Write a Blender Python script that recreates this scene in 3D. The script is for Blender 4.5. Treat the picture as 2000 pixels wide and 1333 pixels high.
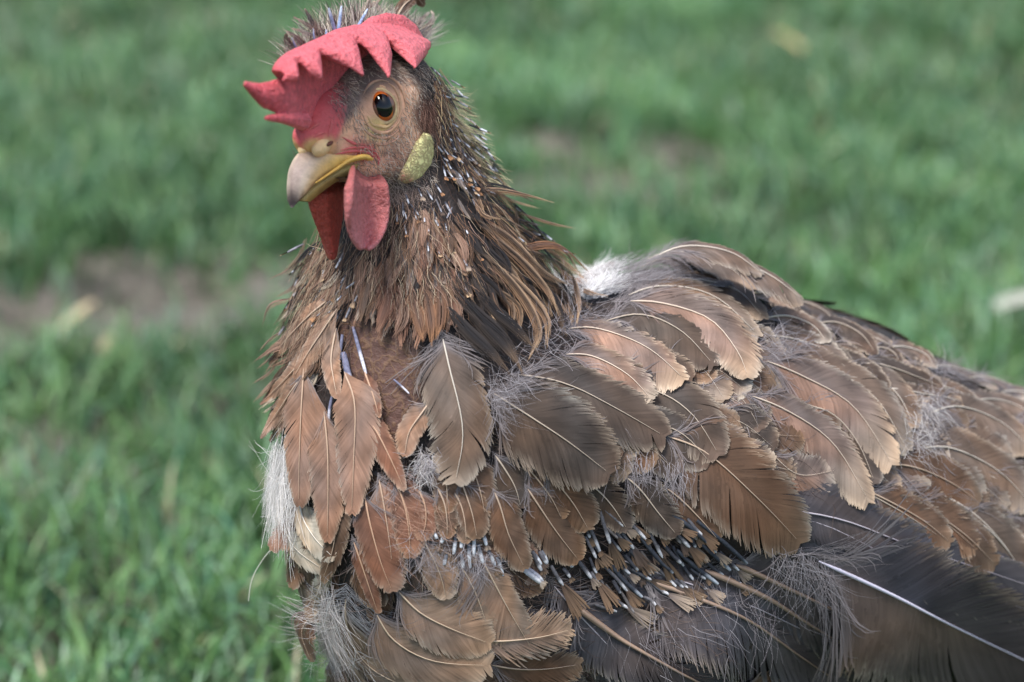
import bpy, bmesh, math, random
import numpy as np
from mathutils import Vector, Matrix
from mathutils.bvhtree import BVHTree

random.seed(7)
RNG = np.random.default_rng(7)
R = math.radians
for o in list(bpy.data.objects):
    bpy.data.objects.remove(o)
SC = bpy.context.scene
COL = SC.collection

# ------------------------------------------------------------------ camera
PITCH = R(20.0)
CAM = np.array([0.0, 0.0, 0.67])
D0 = 1.05                                   # metres from the lens to the middle of the hen
KPX = 22.3 / 55.0 / 2000.0                  # one photo pixel at one metre
FWD = np.array([0, math.cos(PITCH), -math.sin(PITCH)])
UPV = np.array([0, math.sin(PITCH), math.cos(PITCH)])
RGT = np.array([1.0, 0, 0])
cam = bpy.data.cameras.new('camera')
cam.lens = 55.0
cam.sensor_width = 22.3
cam.clip_start = 0.02
cam.clip_end = 500.0
cam.dof.use_dof = True
cam.dof.focus_distance = 1.010
cam.dof.aperture_fstop = 3.5
co = bpy.data.objects.new('camera', cam)
co.location = CAM
co.rotation_euler = (math.pi / 2 - PITCH, 0, 0)
COL.objects.link(co)
SC.camera = co

# ------------------------------------------------------------------ sky, sun, exposure
SUN_EL, SUN_AZ = R(66), R(-50)              # soft light from above, left of the lens
world = bpy.data.worlds.new('World')
SC.world = world
world.use_nodes = True
wn = world.node_tree
bg = wn.nodes['Background']
sky = wn.nodes.new('ShaderNodeTexSky')
sky.sky_type = 'NISHITA'
sky.sun_disc = False
sky.sun_elevation = SUN_EL
sky.sun_rotation = R(180) + SUN_AZ
sky.air_density = 1.0
sky.dust_density = 1.5
wn.links.new(sky.outputs[0], bg.inputs[0])
bg.inputs[1].default_value = 0.055
sun = bpy.data.lights.new('sun', 'SUN')
sun.energy = 1.5
sun.angle = R(20)
sun.color = (1.0, 0.98, 0.955)
so = bpy.data.objects.new('sun', sun)
sd = Vector((math.sin(SUN_AZ) * math.cos(SUN_EL), -math.cos(SUN_AZ) * math.cos(SUN_EL), math.sin(SUN_EL)))
so.rotation_euler = sd.to_track_quat('Z', 'Y').to_euler()
COL.objects.link(so)
vs = SC.view_settings
vs.view_transform = 'Standard'
vs.look = 'None'
vs.exposure = 1.85
vs.gamma = 1.0
vs.use_curve_mapping = False


# ------------------------------------------------------------------ helpers
SAT = 1.0


def S(r, g, b):
    f = lambda c: (c / 255 / 12.92) if c / 255 <= 0.04045 else ((c / 255 + 0.055) / 1.055) ** 2.4
    return np.array([f(r), f(g), f(b)])


def W(px, py, d=0.0):
    """a point d metres nearer than the hen's middle plane"""
    z = D0 - d
    return CAM + z * (FWD + RGT * ((px - 1000) * KPX) - UPV * ((py - 666.5) * KPX))


def G(px, py):
    """a point on the ground"""
    r = FWD + RGT * ((px - 1000) * KPX) - UPV * ((py - 666.5) * KPX)
    return CAM + r * (-CAM[2] / r[2])


def to_px(P):
    q = np.asarray(P) - CAM
    z = q @ FWD
    return np.stack([(q @ RGT) / z / KPX + 1000, 666.5 - (q @ UPV) / z / KPX], -1)


def mesh_np(name, V, F, cols=None, smooth=True):
    """V (n,3), F (m,3|4) arrays -> mesh"""
    V = np.asarray(V, np.float32)
    F = np.asarray(F, np.int32)
    me = bpy.data.meshes.new(name)
    k = F.shape[1]
    me.vertices.add(len(V))
    me.vertices.foreach_set('co', V.ravel())
    me.loops.add(F.size)
    me.loops.foreach_set('vertex_index', F.ravel())
    me.polygons.add(len(F))
    me.polygons.foreach_set('loop_start', np.arange(0, F.size, k, dtype=np.int32))
    me.polygons.foreach_set('loop_total', np.full(len(F), k, np.int32))
    if smooth:
        me.polygons.foreach_set('use_smooth', np.ones(len(F), bool))
    if cols is not None:
        a = me.color_attributes.new('Col', 'FLOAT_COLOR', 'POINT')
        c = np.ones((len(V), 4), np.float32)
        c[:, :3] = np.clip(cols, 0, 1)
        a.data.foreach_set('color', c.ravel())
    me.update()
    me.validate()
    return me


def link(name, me, mat, parent=None):
    o = bpy.data.objects.new(name, me)
    if mat:
        me.materials.append(mat)
    COL.objects.link(o)
    if parent is not None:
        o.parent = parent
        if parent.get('root_thing'):
            o.matrix_parent_inverse = Matrix.Translation(-parent.location)
    return o


def tag(o, label=None, cat=None, group=None, kind=None):
    if label: o['label'] = label
    if cat: o['category'] = cat
    if group: o['group'] = group
    if kind: o['kind'] = kind
    return o


def new_mat(name, rough=0.6, spec=0.3, attr=True, color=(0.5, 0.5, 0.5)):
    m = bpy.data.materials.new(name)
    m.use_nodes = True
    nt = m.node_tree
    b = nt.nodes['Principled BSDF']
    b.inputs['Roughness'].default_value = rough
    b.inputs['Specular IOR Level'].default_value = spec
    if attr:
        a = nt.nodes.new('ShaderNodeAttribute')
        a.attribute_name = 'Col'
        nt.links.new(a.outputs['Color'], b.inputs['Base Color'])
        return m, nt, b, a
    b.inputs['Base Color'].default_value = (*color, 1)
    return m, nt, b, None


def noise_node(nt, scale, detail=4, rough=0.6):
    tc = nt.nodes.new('ShaderNodeTexCoord')
    n = nt.nodes.new('ShaderNodeTexNoise')
    n.inputs['Scale'].default_value = scale
    n.inputs['Detail'].default_value = detail
    n.inputs['Roughness'].default_value = rough
    nt.links.new(tc.outputs['Object'], n.inputs['Vector'])
    return n, tc


def add_bump(nt, b, height_socket, strength, dist):
    bp = nt.nodes.new('ShaderNodeBump')
    bp.inputs['Strength'].default_value = strength
    bp.inputs['Distance'].default_value = dist
    nt.links.new(height_socket, bp.inputs['Height'])
    nt.links.new(bp.outputs[0], b.inputs['Normal'])
    return bp


def mult_noise(nt, b, a, n, lo, hi):
    """attribute colour varied by a noise"""
    mr = nt.nodes.new('ShaderNodeMapRange')
    mr.inputs['From Min'].default_value = 0.3
    mr.inputs['From Max'].default_value = 0.7
    mr.inputs['To Min'].default_value = lo
    mr.inputs['To Max'].default_value = hi
    nt.links.new(n.outputs['Fac'], mr.inputs['Value'])
    mx = nt.nodes.new('ShaderNodeMix')
    mx.data_type = 'RGBA'
    mx.blend_type = 'MULTIPLY'
    mx.inputs[0].default_value = 1.0
    nt.links.new(a.outputs['Color'], mx.inputs[6])
    nt.links.new(mr.outputs[0], mx.inputs[7])
    nt.links.new(mx.outputs[2], b.inputs['Base Color'])
    return mx


# materials
M = {}
m, nt, b, a = new_mat('feather_vane', 0.6, 0.16)
b.inputs['Sheen Weight'].default_value = 0.03
b.inputs['Sheen Roughness'].default_value = 0.4
M['feather'] = m
m, nt, b, a = new_mat('feather_shaft', 0.4, 0.4)
M['shaft'] = m
m, nt, b, a = new_mat('down', 0.8, 0.1)
M['down'] = m
m, nt, b, a = new_mat('bird_skin', 0.62, 0.3)
n, tc = noise_node(nt, 420, 5, 0.65)
n2, _ = noise_node(nt, 120, 4, 0.6)
mult_noise(nt, b, a, n2, 0.84, 1.18)
n5, _ = noise_node(nt, 190, 3, .55)
ad = nt.nodes.new('ShaderNodeMath'); ad.operation = 'MULTIPLY_ADD'; ad.inputs[1].default_value = 1.6
nt.links.new(n5.outputs['Fac'], ad.inputs[0]); nt.links.new(n.outputs['Fac'], ad.inputs[2])
add_bump(nt, b, ad.outputs[0], 0.55, 0.0016)
b.inputs['Subsurface Weight'].default_value = 0.06
b.inputs['Subsurface Scale'].default_value = 0.004
M['skin'] = m
m, nt, b, a = new_mat('comb_flesh', 0.46, 0.38)
n, tc = noise_node(nt, 520, 4, 0.65)
n2, _ = noise_node(nt, 420, 6, 0.8)
mult_noise(nt, b, a, n2, 0.68, 1.38)
add_bump(nt, b, n.outputs['Fac'], 0.9, 0.0026)
b.inputs['Subsurface Weight'].default_value = 0.2
b.inputs['Subsurface Radius'].default_value = (1.0, 0.25, 0.2)
b.inputs['Subsurface Scale'].default_value = 0.004
M['comb'] = m
m, nt, b, a = new_mat('beak_horn', 0.38, 0.45)
n, tc = noise_node(nt, 260, 7, 0.7)
mult_noise(nt, b, a, n, 0.68, 1.15)
add_bump(nt, b, n.outputs['Fac'], 0.45, 0.0016)
M['beak'] = m
m, nt, b, a = new_mat('earlobe_flesh', 0.6, 0.25)
tc = nt.nodes.new('ShaderNodeTexCoord')
v = nt.nodes.new('ShaderNodeTexVoronoi')
v.feature = 'DISTANCE_TO_EDGE'
v.inputs['Scale'].default_value = 420
nt.links.new(tc.outputs['Object'], v.inputs['Vector'])
mr = nt.nodes.new('ShaderNodeMapRange')
mr.inputs['From Max'].default_value = 0.12
nt.links.new(v.outputs['Distance'], mr.inputs['Value'])
n3, _ = noise_node(nt, 260, 4, .6)
vm = nt.nodes.new('ShaderNodeMix'); vm.data_type = 'VECTOR'; vm.inputs[0].default_value = .01
nt.links.new(tc.outputs['Object'], vm.inputs[4]); nt.links.new(n3.outputs['Color'], vm.inputs[5])
nt.links.new(vm.outputs[1], v.inputs['Vector'])
mr.inputs['From Max'].default_value = .2
add_bump(nt, b, mr.outputs[0], 0.7, 0.0014)
mx = nt.nodes.new('ShaderNodeMix'); mx.data_type = 'RGBA'
nt.links.new(mr.outputs[0], mx.inputs[0]); nt.links.new(a.outputs['Color'], mx.inputs[7])
mx.inputs[6].default_value = (*S(216, 196, 140), 1)
nt.links.new(mx.outputs[2], b.inputs['Base Color'])
M['lobe'] = m
m, nt, b, a = new_mat('eye_iris', 0.08, 0.3)
b.inputs['Coat Weight'].default_value = 0.3
b.inputs['Coat Roughness'].default_value = 0.02
M['eye'] = m
m, nt, b, a = new_mat('grass_blade', 0.45, 0.4)
M['grass'] = m
m, nt, b, a = new_mat('quill_sheath', 0.7, 0.2)
n, tc = noise_node(nt, 900, 4, 0.7)
mult_noise(nt, b, a, n, 0.5, 1.2)
M['pin'] = m
m, nt, b, a = new_mat('straw', 0.7, 0.2)
n, tc = noise_node(nt, 160, 4, 0.6)
mult_noise(nt, b, a, n, 0.7, 1.15)
M['straw'] = m

# ------------------------------------------------------------------ ground
m, nt, b, _ = new_mat('soil', 0.95, 0.1, attr=False)
n1, tc = noise_node(nt, 2.2, 4, 0.6)
n2, _ = noise_node(nt, 90, 8, 0.7)
cr = nt.nodes.new('ShaderNodeValToRGB')
e = cr.color_ramp.elements
e[0].position = 0.3; e[0].color = (*S(100, 95, 86), 1)
e[1].position = 0.7; e[1].color = (*S(160, 153, 140), 1)
nt.links.new(n2.outputs['Fac'], cr.inputs[0])
cg = nt.nodes.new('ShaderNodeValToRGB')
cg.color_ramp.elements[0].position = .35; cg.color_ramp.elements[0].color = (*S(58, 92, 58), 1)
cg.color_ramp.elements[1].position = .65; cg.color_ramp.elements[1].color = (*S(92, 128, 84), 1)
nt.links.new(n2.outputs['Fac'], cg.inputs[0])
ds = nt.nodes.new('ShaderNodeVectorMath'); ds.operation = 'DISTANCE'; ds.inputs[1].default_value = (0, 2.0, 0)
nt.links.new(tc.outputs['Object'], ds.inputs[0])
dm = nt.nodes.new('ShaderNodeMapRange'); dm.inputs['From Min'].default_value = 2.2; dm.inputs['From Max'].default_value = 4.0
nt.links.new(ds.outputs['Value'], dm.inputs['Value'])
gm = nt.nodes.new('ShaderNodeMix'); gm.data_type = 'RGBA'
nt.links.new(dm.outputs[0], gm.inputs[0]); nt.links.new(cr.outputs[0], gm.inputs[6]); nt.links.new(cg.outputs[0], gm.inputs[7])
nt.links.new(gm.outputs[2], b.inputs['Base Color'])
add_bump(nt, b, n2.outputs['Fac'], 0.8, 0.02)
M['soil'] = m
# shallow pits under the turf edge: (x, y, rx, ry, depth)
pits = []
for px, py, rx, ry, dp in [(300, 560, .06, .05, .08), (1340, 322, .05, .035, .06), (30, 605, .05, .04, .06), (1090, 305, .05, .04, .05)]:
    g = G(px, py)
    pits.append((g[0], g[1], rx, ry, dp))


def terrain(x, y):
    z = .006 * np.sin(x * 7 + 1) * np.sin(y * 6) + .004 * np.sin(x * 19 + y * 13)
    for px_, py_, rx, ry, dp in pits:
        z = z - dp * np.exp(-((x - px_) / rx) ** 4 - ((y - py_) / ry) ** 4)
    return z * np.clip(6 - np.abs(x) - np.abs(y - 2), 0, 1)


out_ = 5 * 1.5 ** np.arange(1, 11)
gx = np.concatenate([-out_[::-1], np.linspace(-1.6, 1.6, 161), out_])
gy = np.concatenate([-out_[::-1], np.linspace(-.2, 4.4, 231), out_ + 3])
XX, YY = np.meshgrid(gx, gy)
ZZ = terrain(XX, YY)
idx = np.arange(XX.size).reshape(XX.shape)
F = np.stack([idx[:-1, :-1], idx[:-1, 1:], idx[1:, 1:], idx[1:, :-1]], -1).reshape(-1, 4)
o = link('ground', mesh_np('ground', np.stack([XX, YY, ZZ], -1).reshape(-1, 3), F), M['soil'])
tag(o, kind='structure')

# bare patches in the lawn: (x, y, rx, ry, emptiness)
bare = []
for px, py, rx, ry, k in [(340, 612, .15, .075, .95), (120, 655, .18, .07, .95), (480, 590, .13, .07, .9),
                          (1080, 400, .16, .05, .9), (1330, 365, .16, .04, .65), (30, 630, .12, .06, .85),
                          (40, 60, .25, .15, .5), (1560, 110, .10, .08, .5)]:
    g = G(px, py)
    bare.append((g[0], g[1], rx, ry, k))


def lumps(x, y):
    """slow variation over the lawn, 0..1"""
    v = (np.sin(x * 9.1 + 1.3 * np.sin(y * 5.3)) + np.sin(y * 11.7 + 1.7 * np.sin(x * 6.1 + 1)) +
         0.7 * np.sin((x + y) * 17.3 + 2) + 0.7 * np.sin((x - y) * 14.9 + 0.6))
    return np.clip(v / 6.8 + 0.5, 0, 1)


def make_grass(n, x0, x1, y0, y1, wscale, seed):
    g = np.random.default_rng(seed)
    nt_ = n // 9
    tx, ty = g.uniform(x0, x1, nt_), g.uniform(y0, y1, nt_)
    k = g.integers(0, nt_, n)
    x = tx[k] + g.normal(0, .014, n)
    y = ty[k] + g.normal(0, .014, n)
    keep = g.random(n) < 0.55 + 0.75 * lumps(x, y)
    bm_ = np.zeros(n)
    for bx_, by_, rx, ry, kk in bare:
        q = ((x - bx_) / rx) ** 2 + ((y - by_) / ry) ** 2 + 0.5 * np.sin(x * 60 + y * 35) * np.sin(y * 70)
        bm_ = np.maximum(bm_, kk * np.clip(1.6 - q, 0, 1))
    for px_, py_, rx, ry, dp in pits:
        bm_ = np.maximum(bm_, (((x - px_) / rx) ** 4 + ((y - py_) / ry) ** 4 < 1.0) * 1.)
    keep &= g.random(n) > bm_
    x, y, k, bm_ = x[keep], y[keep], k[keep], bm_[keep]
    n = len(x)
    h = (0.026 + 0.03 * lumps(x * 1.3 + 4, y * 1.3)) * g.uniform(0.6, 1.3, n) * (1 - .45 * bm_)
    ta = g.uniform(0, 2 * math.pi, nt_)
    az = ta[k] + g.normal(0, 1.0, n) + 0.6
    lean = g.uniform(0.15, 1.0, n)
    w = g.uniform(0.0008, 0.0017, n) * wscale
    dx, dy = np.cos(az), np.sin(az)
    tw = az + math.pi / 2 + g.normal(0, .5, n)
    sx, sy = np.cos(tw) * w, np.sin(tw) * w
    V = np.zeros((n, 7, 3), np.float32)
    for j, s in enumerate((0, .38, .72)):
        c = np.stack([x + dx * h * lean * s ** 1.9, y + dy * h * lean * s ** 1.9, h * s * (1 - .22 * lean * s)], -1)
        q = np.stack([sx, sy, np.zeros(n)], -1) * (1 - .35 * s)
        V[:, 2 * j], V[:, 2 * j + 1] = c - q, c + q
    V[:, 6] = np.stack([x + dx * h * lean, y + dy * h * lean, h * (1 - .3 * lean)], -1)
    V[:, :, 2] += terrain(x, y)[:, None]
    base = np.arange(n)[:, None] * 7
    T = np.array([[0, 1, 3], [0, 3, 2], [2, 3, 5], [2, 5, 4], [4, 5, 6]])
    F = (base[:, None, :] + T[None]).reshape(-1, 3)
    pal = np.array([S(74, 110, 64), S(88, 122, 66), S(62, 100, 62), S(102, 134, 84), S(122, 152, 122), S(82, 120, 96), S(160, 152, 122)])
    pi = g.choice(len(pal), n, p=[.24, .22, .19, .14, .10, .09, .02])
    c = pal[pi] * g.uniform(.75, 1.25, (n, 1)) * (0.86 + 0.6 * lumps(x * .8 + 9, y * .8 + 3))[:, None]
    C = np.repeat(c[:, None, :], 7, 1)
    return V.reshape(-1, 3), F, C.reshape(-1, 3)


parts = [make_grass(270000, -1.5, 1.5, 0.75, 3.9, 1.0, 3), make_grass(42000, -4.5, 4.5, 3.9, 9.0, 3.2, 4),
         make_grass(30000, 1.5, 4.5, -.6, 3.9, 2.4, 6), make_grass(30000, -4.5, -1.5, -.6, 3.9, 2.4, 7),
         make_grass(16000, -1.8, 1.8, -0.6, 0.75, 1.3, 5)]
off, Vs, Fs, Cs = 0, [], [], []
for V_, F_, C_ in parts:
    Vs.append(V_); Fs.append(F_ + off); Cs.append(C_); off += len(V_)
o = link('grass', mesh_np('grass', np.concatenate(Vs), np.concatenate(Fs), np.concatenate(Cs)), M['grass'])
tag(o, 'green lawn grass around and behind the hen', 'grass', kind='stuff')


def straw_piece(p, length, width, ang, tilt, col, label, lift=.012):
    """a split, slightly bent flake of straw or wood"""
    bm_ = bmesh.new()
    ns = 7
    rings = []
    for i in range(ns):
        t = i / (ns - 1) - .5
        w = width * (1 - 1.1 * abs(t) ** 2.2) * random.uniform(.85, 1.1)
        z = -t * t * length * .22
        h = width * .16
        rings.append([bm_.verts.new((t * length, -w / 2, z)), bm_.verts.new((t * length, 0, z + h)),
                      bm_.verts.new((t * length, w / 2, z)), bm_.verts.new((t * length, 0, z - h * .5))])
    for i in range(ns - 1):
        for j in range(4):
            bm_.faces.new((rings[i][j], rings[i][(j + 1) % 4], rings[i + 1][(j + 1) % 4], rings[i + 1][j]))
    bm_.faces.new(rings[0][::-1]); bm_.faces.new(rings[-1])
    bmesh.ops.recalc_face_normals(bm_, faces=bm_.faces)
    me = bpy.data.meshes.new('straw_piece')
    bm_.to_mesh(me); bm_.free()
    a_ = me.color_attributes.new('Col', 'FLOAT_COLOR', 'POINT')
    for d_ in a_.data:
        d_.color = (*col, 1)
    ob = link('straw_piece', me, M['straw'])
    ob.location = (p[0], p[1], lift)
    ob.rotation_euler = (0, tilt, ang)
    return tag(ob, label, 'straw', 'loose straw and chips on the lawn')


# ------------------------------------------------------------------ the hen's body: one surface grown from a field of soft-joined shapes
PXM = KPX * D0                               # metres per photo pixel at the hen


def cone_field(D, org, h, a, b, ra, rb, k):
    """soft union of a round cone a->b into the field D"""
    a, b = np.asarray(a, float), np.asarray(b, float)
    rm = max(ra, rb) + k * 1.5 + 2 * h
    lo = np.maximum(np.floor((np.minimum(a, b) - rm - org) / h).astype(int), 0)
    hi = np.minimum(np.ceil((np.maximum(a, b) + rm - org) / h).astype(int) + 1, D.shape)
    if np.any(hi <= lo): return
    ax = [org[i] + h * np.arange(lo[i], hi[i]) for i in range(3)]
    X, Y, Z = np.meshgrid(*ax, indexing='ij', sparse=True)
    ba = b - a
    L2 = max(ba @ ba, 1e-9)
    t = np.clip(((X - a[0]) * ba[0] + (Y - a[1]) * ba[1] + (Z - a[2]) * ba[2]) / L2, 0, 1)
    d = np.sqrt((X - a[0] - t * ba[0]) ** 2 + (Y - a[1] - t * ba[1]) ** 2 + (Z - a[2] - t * ba[2]) ** 2) - (ra + (rb - ra) * t)
    sl = tuple(slice(lo[i], hi[i]) for i in range(3))
    c = D[sl]
    hh = np.clip(0.5 + 0.5 * (c - d) / k, 0, 1)
    D[sl] = c * (1 - hh) + d * hh - k * hh * (1 - hh)


def surface_nets(D, org, h):
    s = D < 0
    nx_, ny_, nz_ = D.shape
    cnt = np.zeros((nx_ - 1, ny_ - 1, nz_ - 1), np.int8)
    for i in (0, 1):
        for j in (0, 1):
            for k in (0, 1):
                cnt += s[i:nx_ - 1 + i, j:ny_ - 1 + j, k:nz_ - 1 + k]
    act = (cnt > 0) & (cnt < 8)
    ci = np.argwhere(act)
    vid = -np.ones(act.shape, np.int64)
    vid[act] = np.arange(len(ci))
    P = np.zeros((len(ci), 3)); N = np.zeros(len(ci))
    cor = [np.array(c) for c in np.ndindex(2, 2, 2)]
    for a in cor:
        for ax in range(3):
            if a[ax] == 1: continue
            b_ = a.copy(); b_[ax] = 1
            da = D[tuple((ci + a).T)]; db = D[tuple((ci + b_).T)]
            x = (da < 0) != (db < 0)
            t = np.where(x, da / np.where(x, da - db, 1), 0)
            p = ci + a + (b_ - a)[None] * t[:, None]
            P[x] += p[x]; N[x] += 1
    P = P / N[:, None] * h + org
    Fs = []
    for ax in range(3):
        u, v_ = (ax + 1) % 3, (ax + 2) % 3
        sl0 = [slice(1, -1)] * 3; sl1 = [slice(1, -1)] * 3
        sl0[ax] = slice(0, D.shape[ax] - 1); sl1[ax] = slice(1, D.shape[ax])
        s0, s1 = s[tuple(sl0)], s[tuple(sl1)]
        e_ = np.argwhere(s0 != s1)
        fl = s0[tuple(e_.T)]
        c = e_ + 1
        c[:, ax] -= 1
        def cell(du, dv):
            q = c.copy(); q[:, u] += du; q[:, v_] += dv
            return vid[tuple(q.T)]
        q = np.stack([cell(-1, -1), cell(0, -1), cell(0, 0), cell(-1, 0)], -1)
        q[~fl] = q[~fl][:, ::-1]
        Fs.append(q)
    F_ = np.concatenate(Fs)
    return P, F_[(F_ >= 0).all(1)]


# head frame: forward, hen's left, up (camera-aligned components turned to world)
def cw(r, u, t):
    return RGT * r + UPV * u - FWD * t


hf = cw(-.47, -.45, .76); hf /= np.linalg.norm(hf)
hl = cw(.86, -.06, .50); hl -= hf * (hl @ hf); hl /= np.linalg.norm(hl)
hu = np.cross(hf, hl)
HC = W(728, 218, .035)


def HP(px, py, l=0.0):
    """point on the photo ray through (px, py) at l mm to the hen's left of its head's middle plane"""
    o_ = CAM
    r = W(px, py, 0) - CAM
    t = (l * .001 - (o_ - HC) @ hl) / (r @ hl)
    return o_ + r * t


def mirror(P):
    P = np.asarray(P)
    q = (P - HC) @ hl
    return P - 2 * q[..., None] * hl


MM = .001
prims = []


def pr(a, b, ra, rb, k=.02):
    prims.append((np.asarray(a), np.asarray(b), ra, rb, k))


q = PXM
pr(W(835, 960, 0), W(1270, 910, -.045), 245 * q, 362 * q, .03)
pr(W(1270, 910, -.045), W(1560, 970, -.08), 362 * q, 358 * q, .03)
pr(W(1560, 970, -.08), W(1980, 1070, -.11), 358 * q, 300 * q, .03)
pr(W(1980, 1070, -.11), W(2330, 1010, -.15), 270 * q, 90 * q, .03)
pr(W(930, 1150, -.01), W(1500, 1270, -.08), 255 * q, 240 * q, .03)
pr(W(1070, 850, .028), W(1350, 930, .0), 135 * q, 175 * q, .018)      # near wing
pr(W(1350, 930, .0), W(1780, 1110, -.04), 175 * q, 140 * q, .018)
pr(W(1250, 830, -.13), W(1800, 1000, -.20), 150 * q, 140 * q, .018)   # far wing
pr(W(778, 235, .02), W(795, 400, .012), 84 * q, 112 * q, .015)         # neck
pr(W(795, 400, .012), W(826, 560, .005), 112 * q, 176 * q, .02)
pr(W(826, 560, .005), W(835, 740, .0), 176 * q, 245 * q, .025)
pr(W(835, 740, .0), W(835, 960, .0), 245 * q, 245 * q, .03)
# legs with feet
hip = [W(1330, 1420, -.02), W(1330, 1400, -.12)]
for sgn, hp in zip((1, -1), hip):
    ank = np.array([hp[0] - .012, hp[1] + .004, .105])
    ft = np.array([hp[0] - .03, hp[1], .012])
    pr(hp + [0, 0, .05], ank + [.012, 0, .02], .035, .013, .012)
    pr(ank + [.012, 0, .02], ank + [.012, 0, -.01], .012, .007, .006)
    pr(ank + [.012, 0, -.01], ft, .0068, .006, .005)
    for tv, ln in ((np.array([-1, -.25, 0]), .055), (np.array([-.8, .55, 0]), .05), (np.array([-.75, -.75, 0]), .05), (np.array([1, .1, 0]), .028)):
        tv = tv / np.linalg.norm(tv)
        mid = ft + tv * ln * .5 + [0, 0, -.003]
        pr(ft, mid, .006, .005, .004)
        pr(mid, ft + tv * ln + [0, 0, -.007], .005, .0034, .004)
n_body = len(prims)
# head
pr(HC - hf * .010 + hu * .003, HC + hf * .004 + hu * .001, .0215, .0205, .010)
pr(HC + hf * .004 - hu * .006, HP(628, 285, 0), .0175, .0085, .012)
pr(HP(640, 215, 0), HP(690, 185, 0), .007, .011, .01)
pr(HP(602, 268, 0), HP(630, 225, 0), .0062, .0075, .006)
for sg in (1, -1):
    pr(HC - hf * .004 + hl * sg * .010 - hu * .013, HC + hf * .006 + hl * sg * .009 - hu * .016, .0125, .011, .008)
    pr(HC + hf * .000 + hl * sg * .012 + hu * .009, HC + hf * .012 + hl * sg * .009 + hu * .006, .0085, .0065, .006)   # brow
    pr(HC + hf * .010 + hl * sg * .009 - hu * .012, HC + hf * .024 + hl * sg * .006 - hu * .014, .0085, .0055, .006)   # lores to gape
pr(HC + hf * .002 - hu * .020, HC - hf * .016 - hu * .034, .011, .018, .012)      # throat

lo = np.array([-.17, .80, -.02]); hi = np.array([.45, 1.42, .62])
hB = .0030
Dg = np.full(tuple(np.ceil((hi - lo) / hB).astype(int)), .05)
for p_ in prims: cone_field(Dg, lo, hB, *p_)
VB, FB = surface_nets(Dg, lo, hB)
del Dg
loH = HC - np.array([.065, .06, .048]); hiH = HC + np.array([.06, .06, .06])
hH = .0011
DgH = np.full(tuple(np.ceil((hiH - loH) / hH).astype(int)), .05)
for p_ in prims: cone_field(DgH, loH, hH, *p_)
VH, FH = surface_nets(DgH, loH, hH)
del DgH
ins = ((VB > loH + .004) & (VB < hiH - .004)).all(1)
FB = FB[~ins[FB].all(1)]
BV = np.concatenate([VB, VH]); BF = np.concatenate([FB, FH + len(VB)])
used = np.unique(BF)
rem = -np.ones(len(BV), int); rem[used] = np.arange(len(used))
BV = BV[used]; BF = rem[BF]
BVH_ = BVHTree.FromPolygons([Vector(v) for v in BV], BF.tolist())


def cast(px, py):
    d = W(px, py, 0) - CAM
    h_ = BVH_.ray_cast(Vector(CAM), Vector(d).normalized())
    return (np.array(h_[0]), np.array(h_[1])) if h_[0] is not None else (None, None)


# colour of the skin: soft spots measured from places on the head and crop
def spots(V, base, lst):
    C = np.repeat(np.asarray(base)[None], len(V), 0).astype(float)
    for cen, rad, col, soft in lst:
        if cen is None: continue
        d = np.linalg.norm(V - cen, axis=1)
        w = np.clip((rad * (1 + soft) - d) / (2 * rad * soft + 1e-9), 0, 1)
        w = w * w * (3 - 2 * w)
        C = C * (1 - w[:, None]) + np.asarray(col)[None] * w[:, None]
    return C


def both(px, py, rad, col, soft=.5):
    p, _n = cast(px, py)
    if p is None: return []
    return [(p, rad * MM, col, soft), (mirror(p), rad * MM, col, soft)]


sp = []
tanf = S(230, 176, 142)
for c_ in [(700, 250, 12), (760, 260, 14), (790, 200, 11), (740, 300, 12), (690, 300, 9), (800, 270, 9)]:
    sp += both(*c_, tanf)
sp += both(680, 190, 6, S(120, 108, 104)) + both(700, 150, 7, S(112, 98, 92)) + both(760, 140, 8, S(120, 100, 88)) + both(720, 120, 9, S(110, 95, 88))
sp += both(668, 215, 5, S(130, 110, 105))
red = S(204, 94, 96)
sp += both(622, 205, 9, red, .35) + both(600, 235, 8, red, .35) + both(645, 225, 6, red, .4) + both(640, 180, 8, red, .4) + both(590, 190, 9, red) + both(630, 255, 5.5, S(196, 92, 88))
sp += both(585, 262, 6, red, .4) + both(605, 262, 6.5, red, .4) + both(632, 258, 6.5, red, .4) + both(648, 240, 6, red, .4) + both(650, 205, 6, red, .4)
sp += both(612, 290, 4, S(214, 170, 112), .4) + both(640, 288, 4.2, S(212, 160, 116), .5)
sp += both(700, 296, 4, S(206, 96, 96)) + both(718, 296, 3.2, S(206, 80, 86)) + both(680, 300, 3, S(214, 130, 120))
sp += both(830, 222, 6.5, S(92, 66, 56), .5)
sp += both(790, 330, 5, S(150, 130, 118))
sp += both(735, 252, 4.5, S(216, 184, 124)) + both(690, 290, 5, S(220, 150, 128)) + both(770, 310, 6, S(206, 150, 124)) + both(706, 300, 3.6, S(204, 92, 94)) + both(722, 304, 3, S(200, 84, 88))
crop_c = S(92, 66, 57)  # bare crop skin, darkened to carry the shade it lies in
for c_ in [(735, 660, 13), (745, 720, 15), (755, 780, 15), (720, 700, 12), (760, 830, 10), (690, 660, 9)]:
    p, _n = cast(c_[0], c_[1])
    if p is not None: sp.append((p, c_[2] * MM, crop_c, .3))
BC = spots(BV, S(52, 44, 41), sp)
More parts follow.
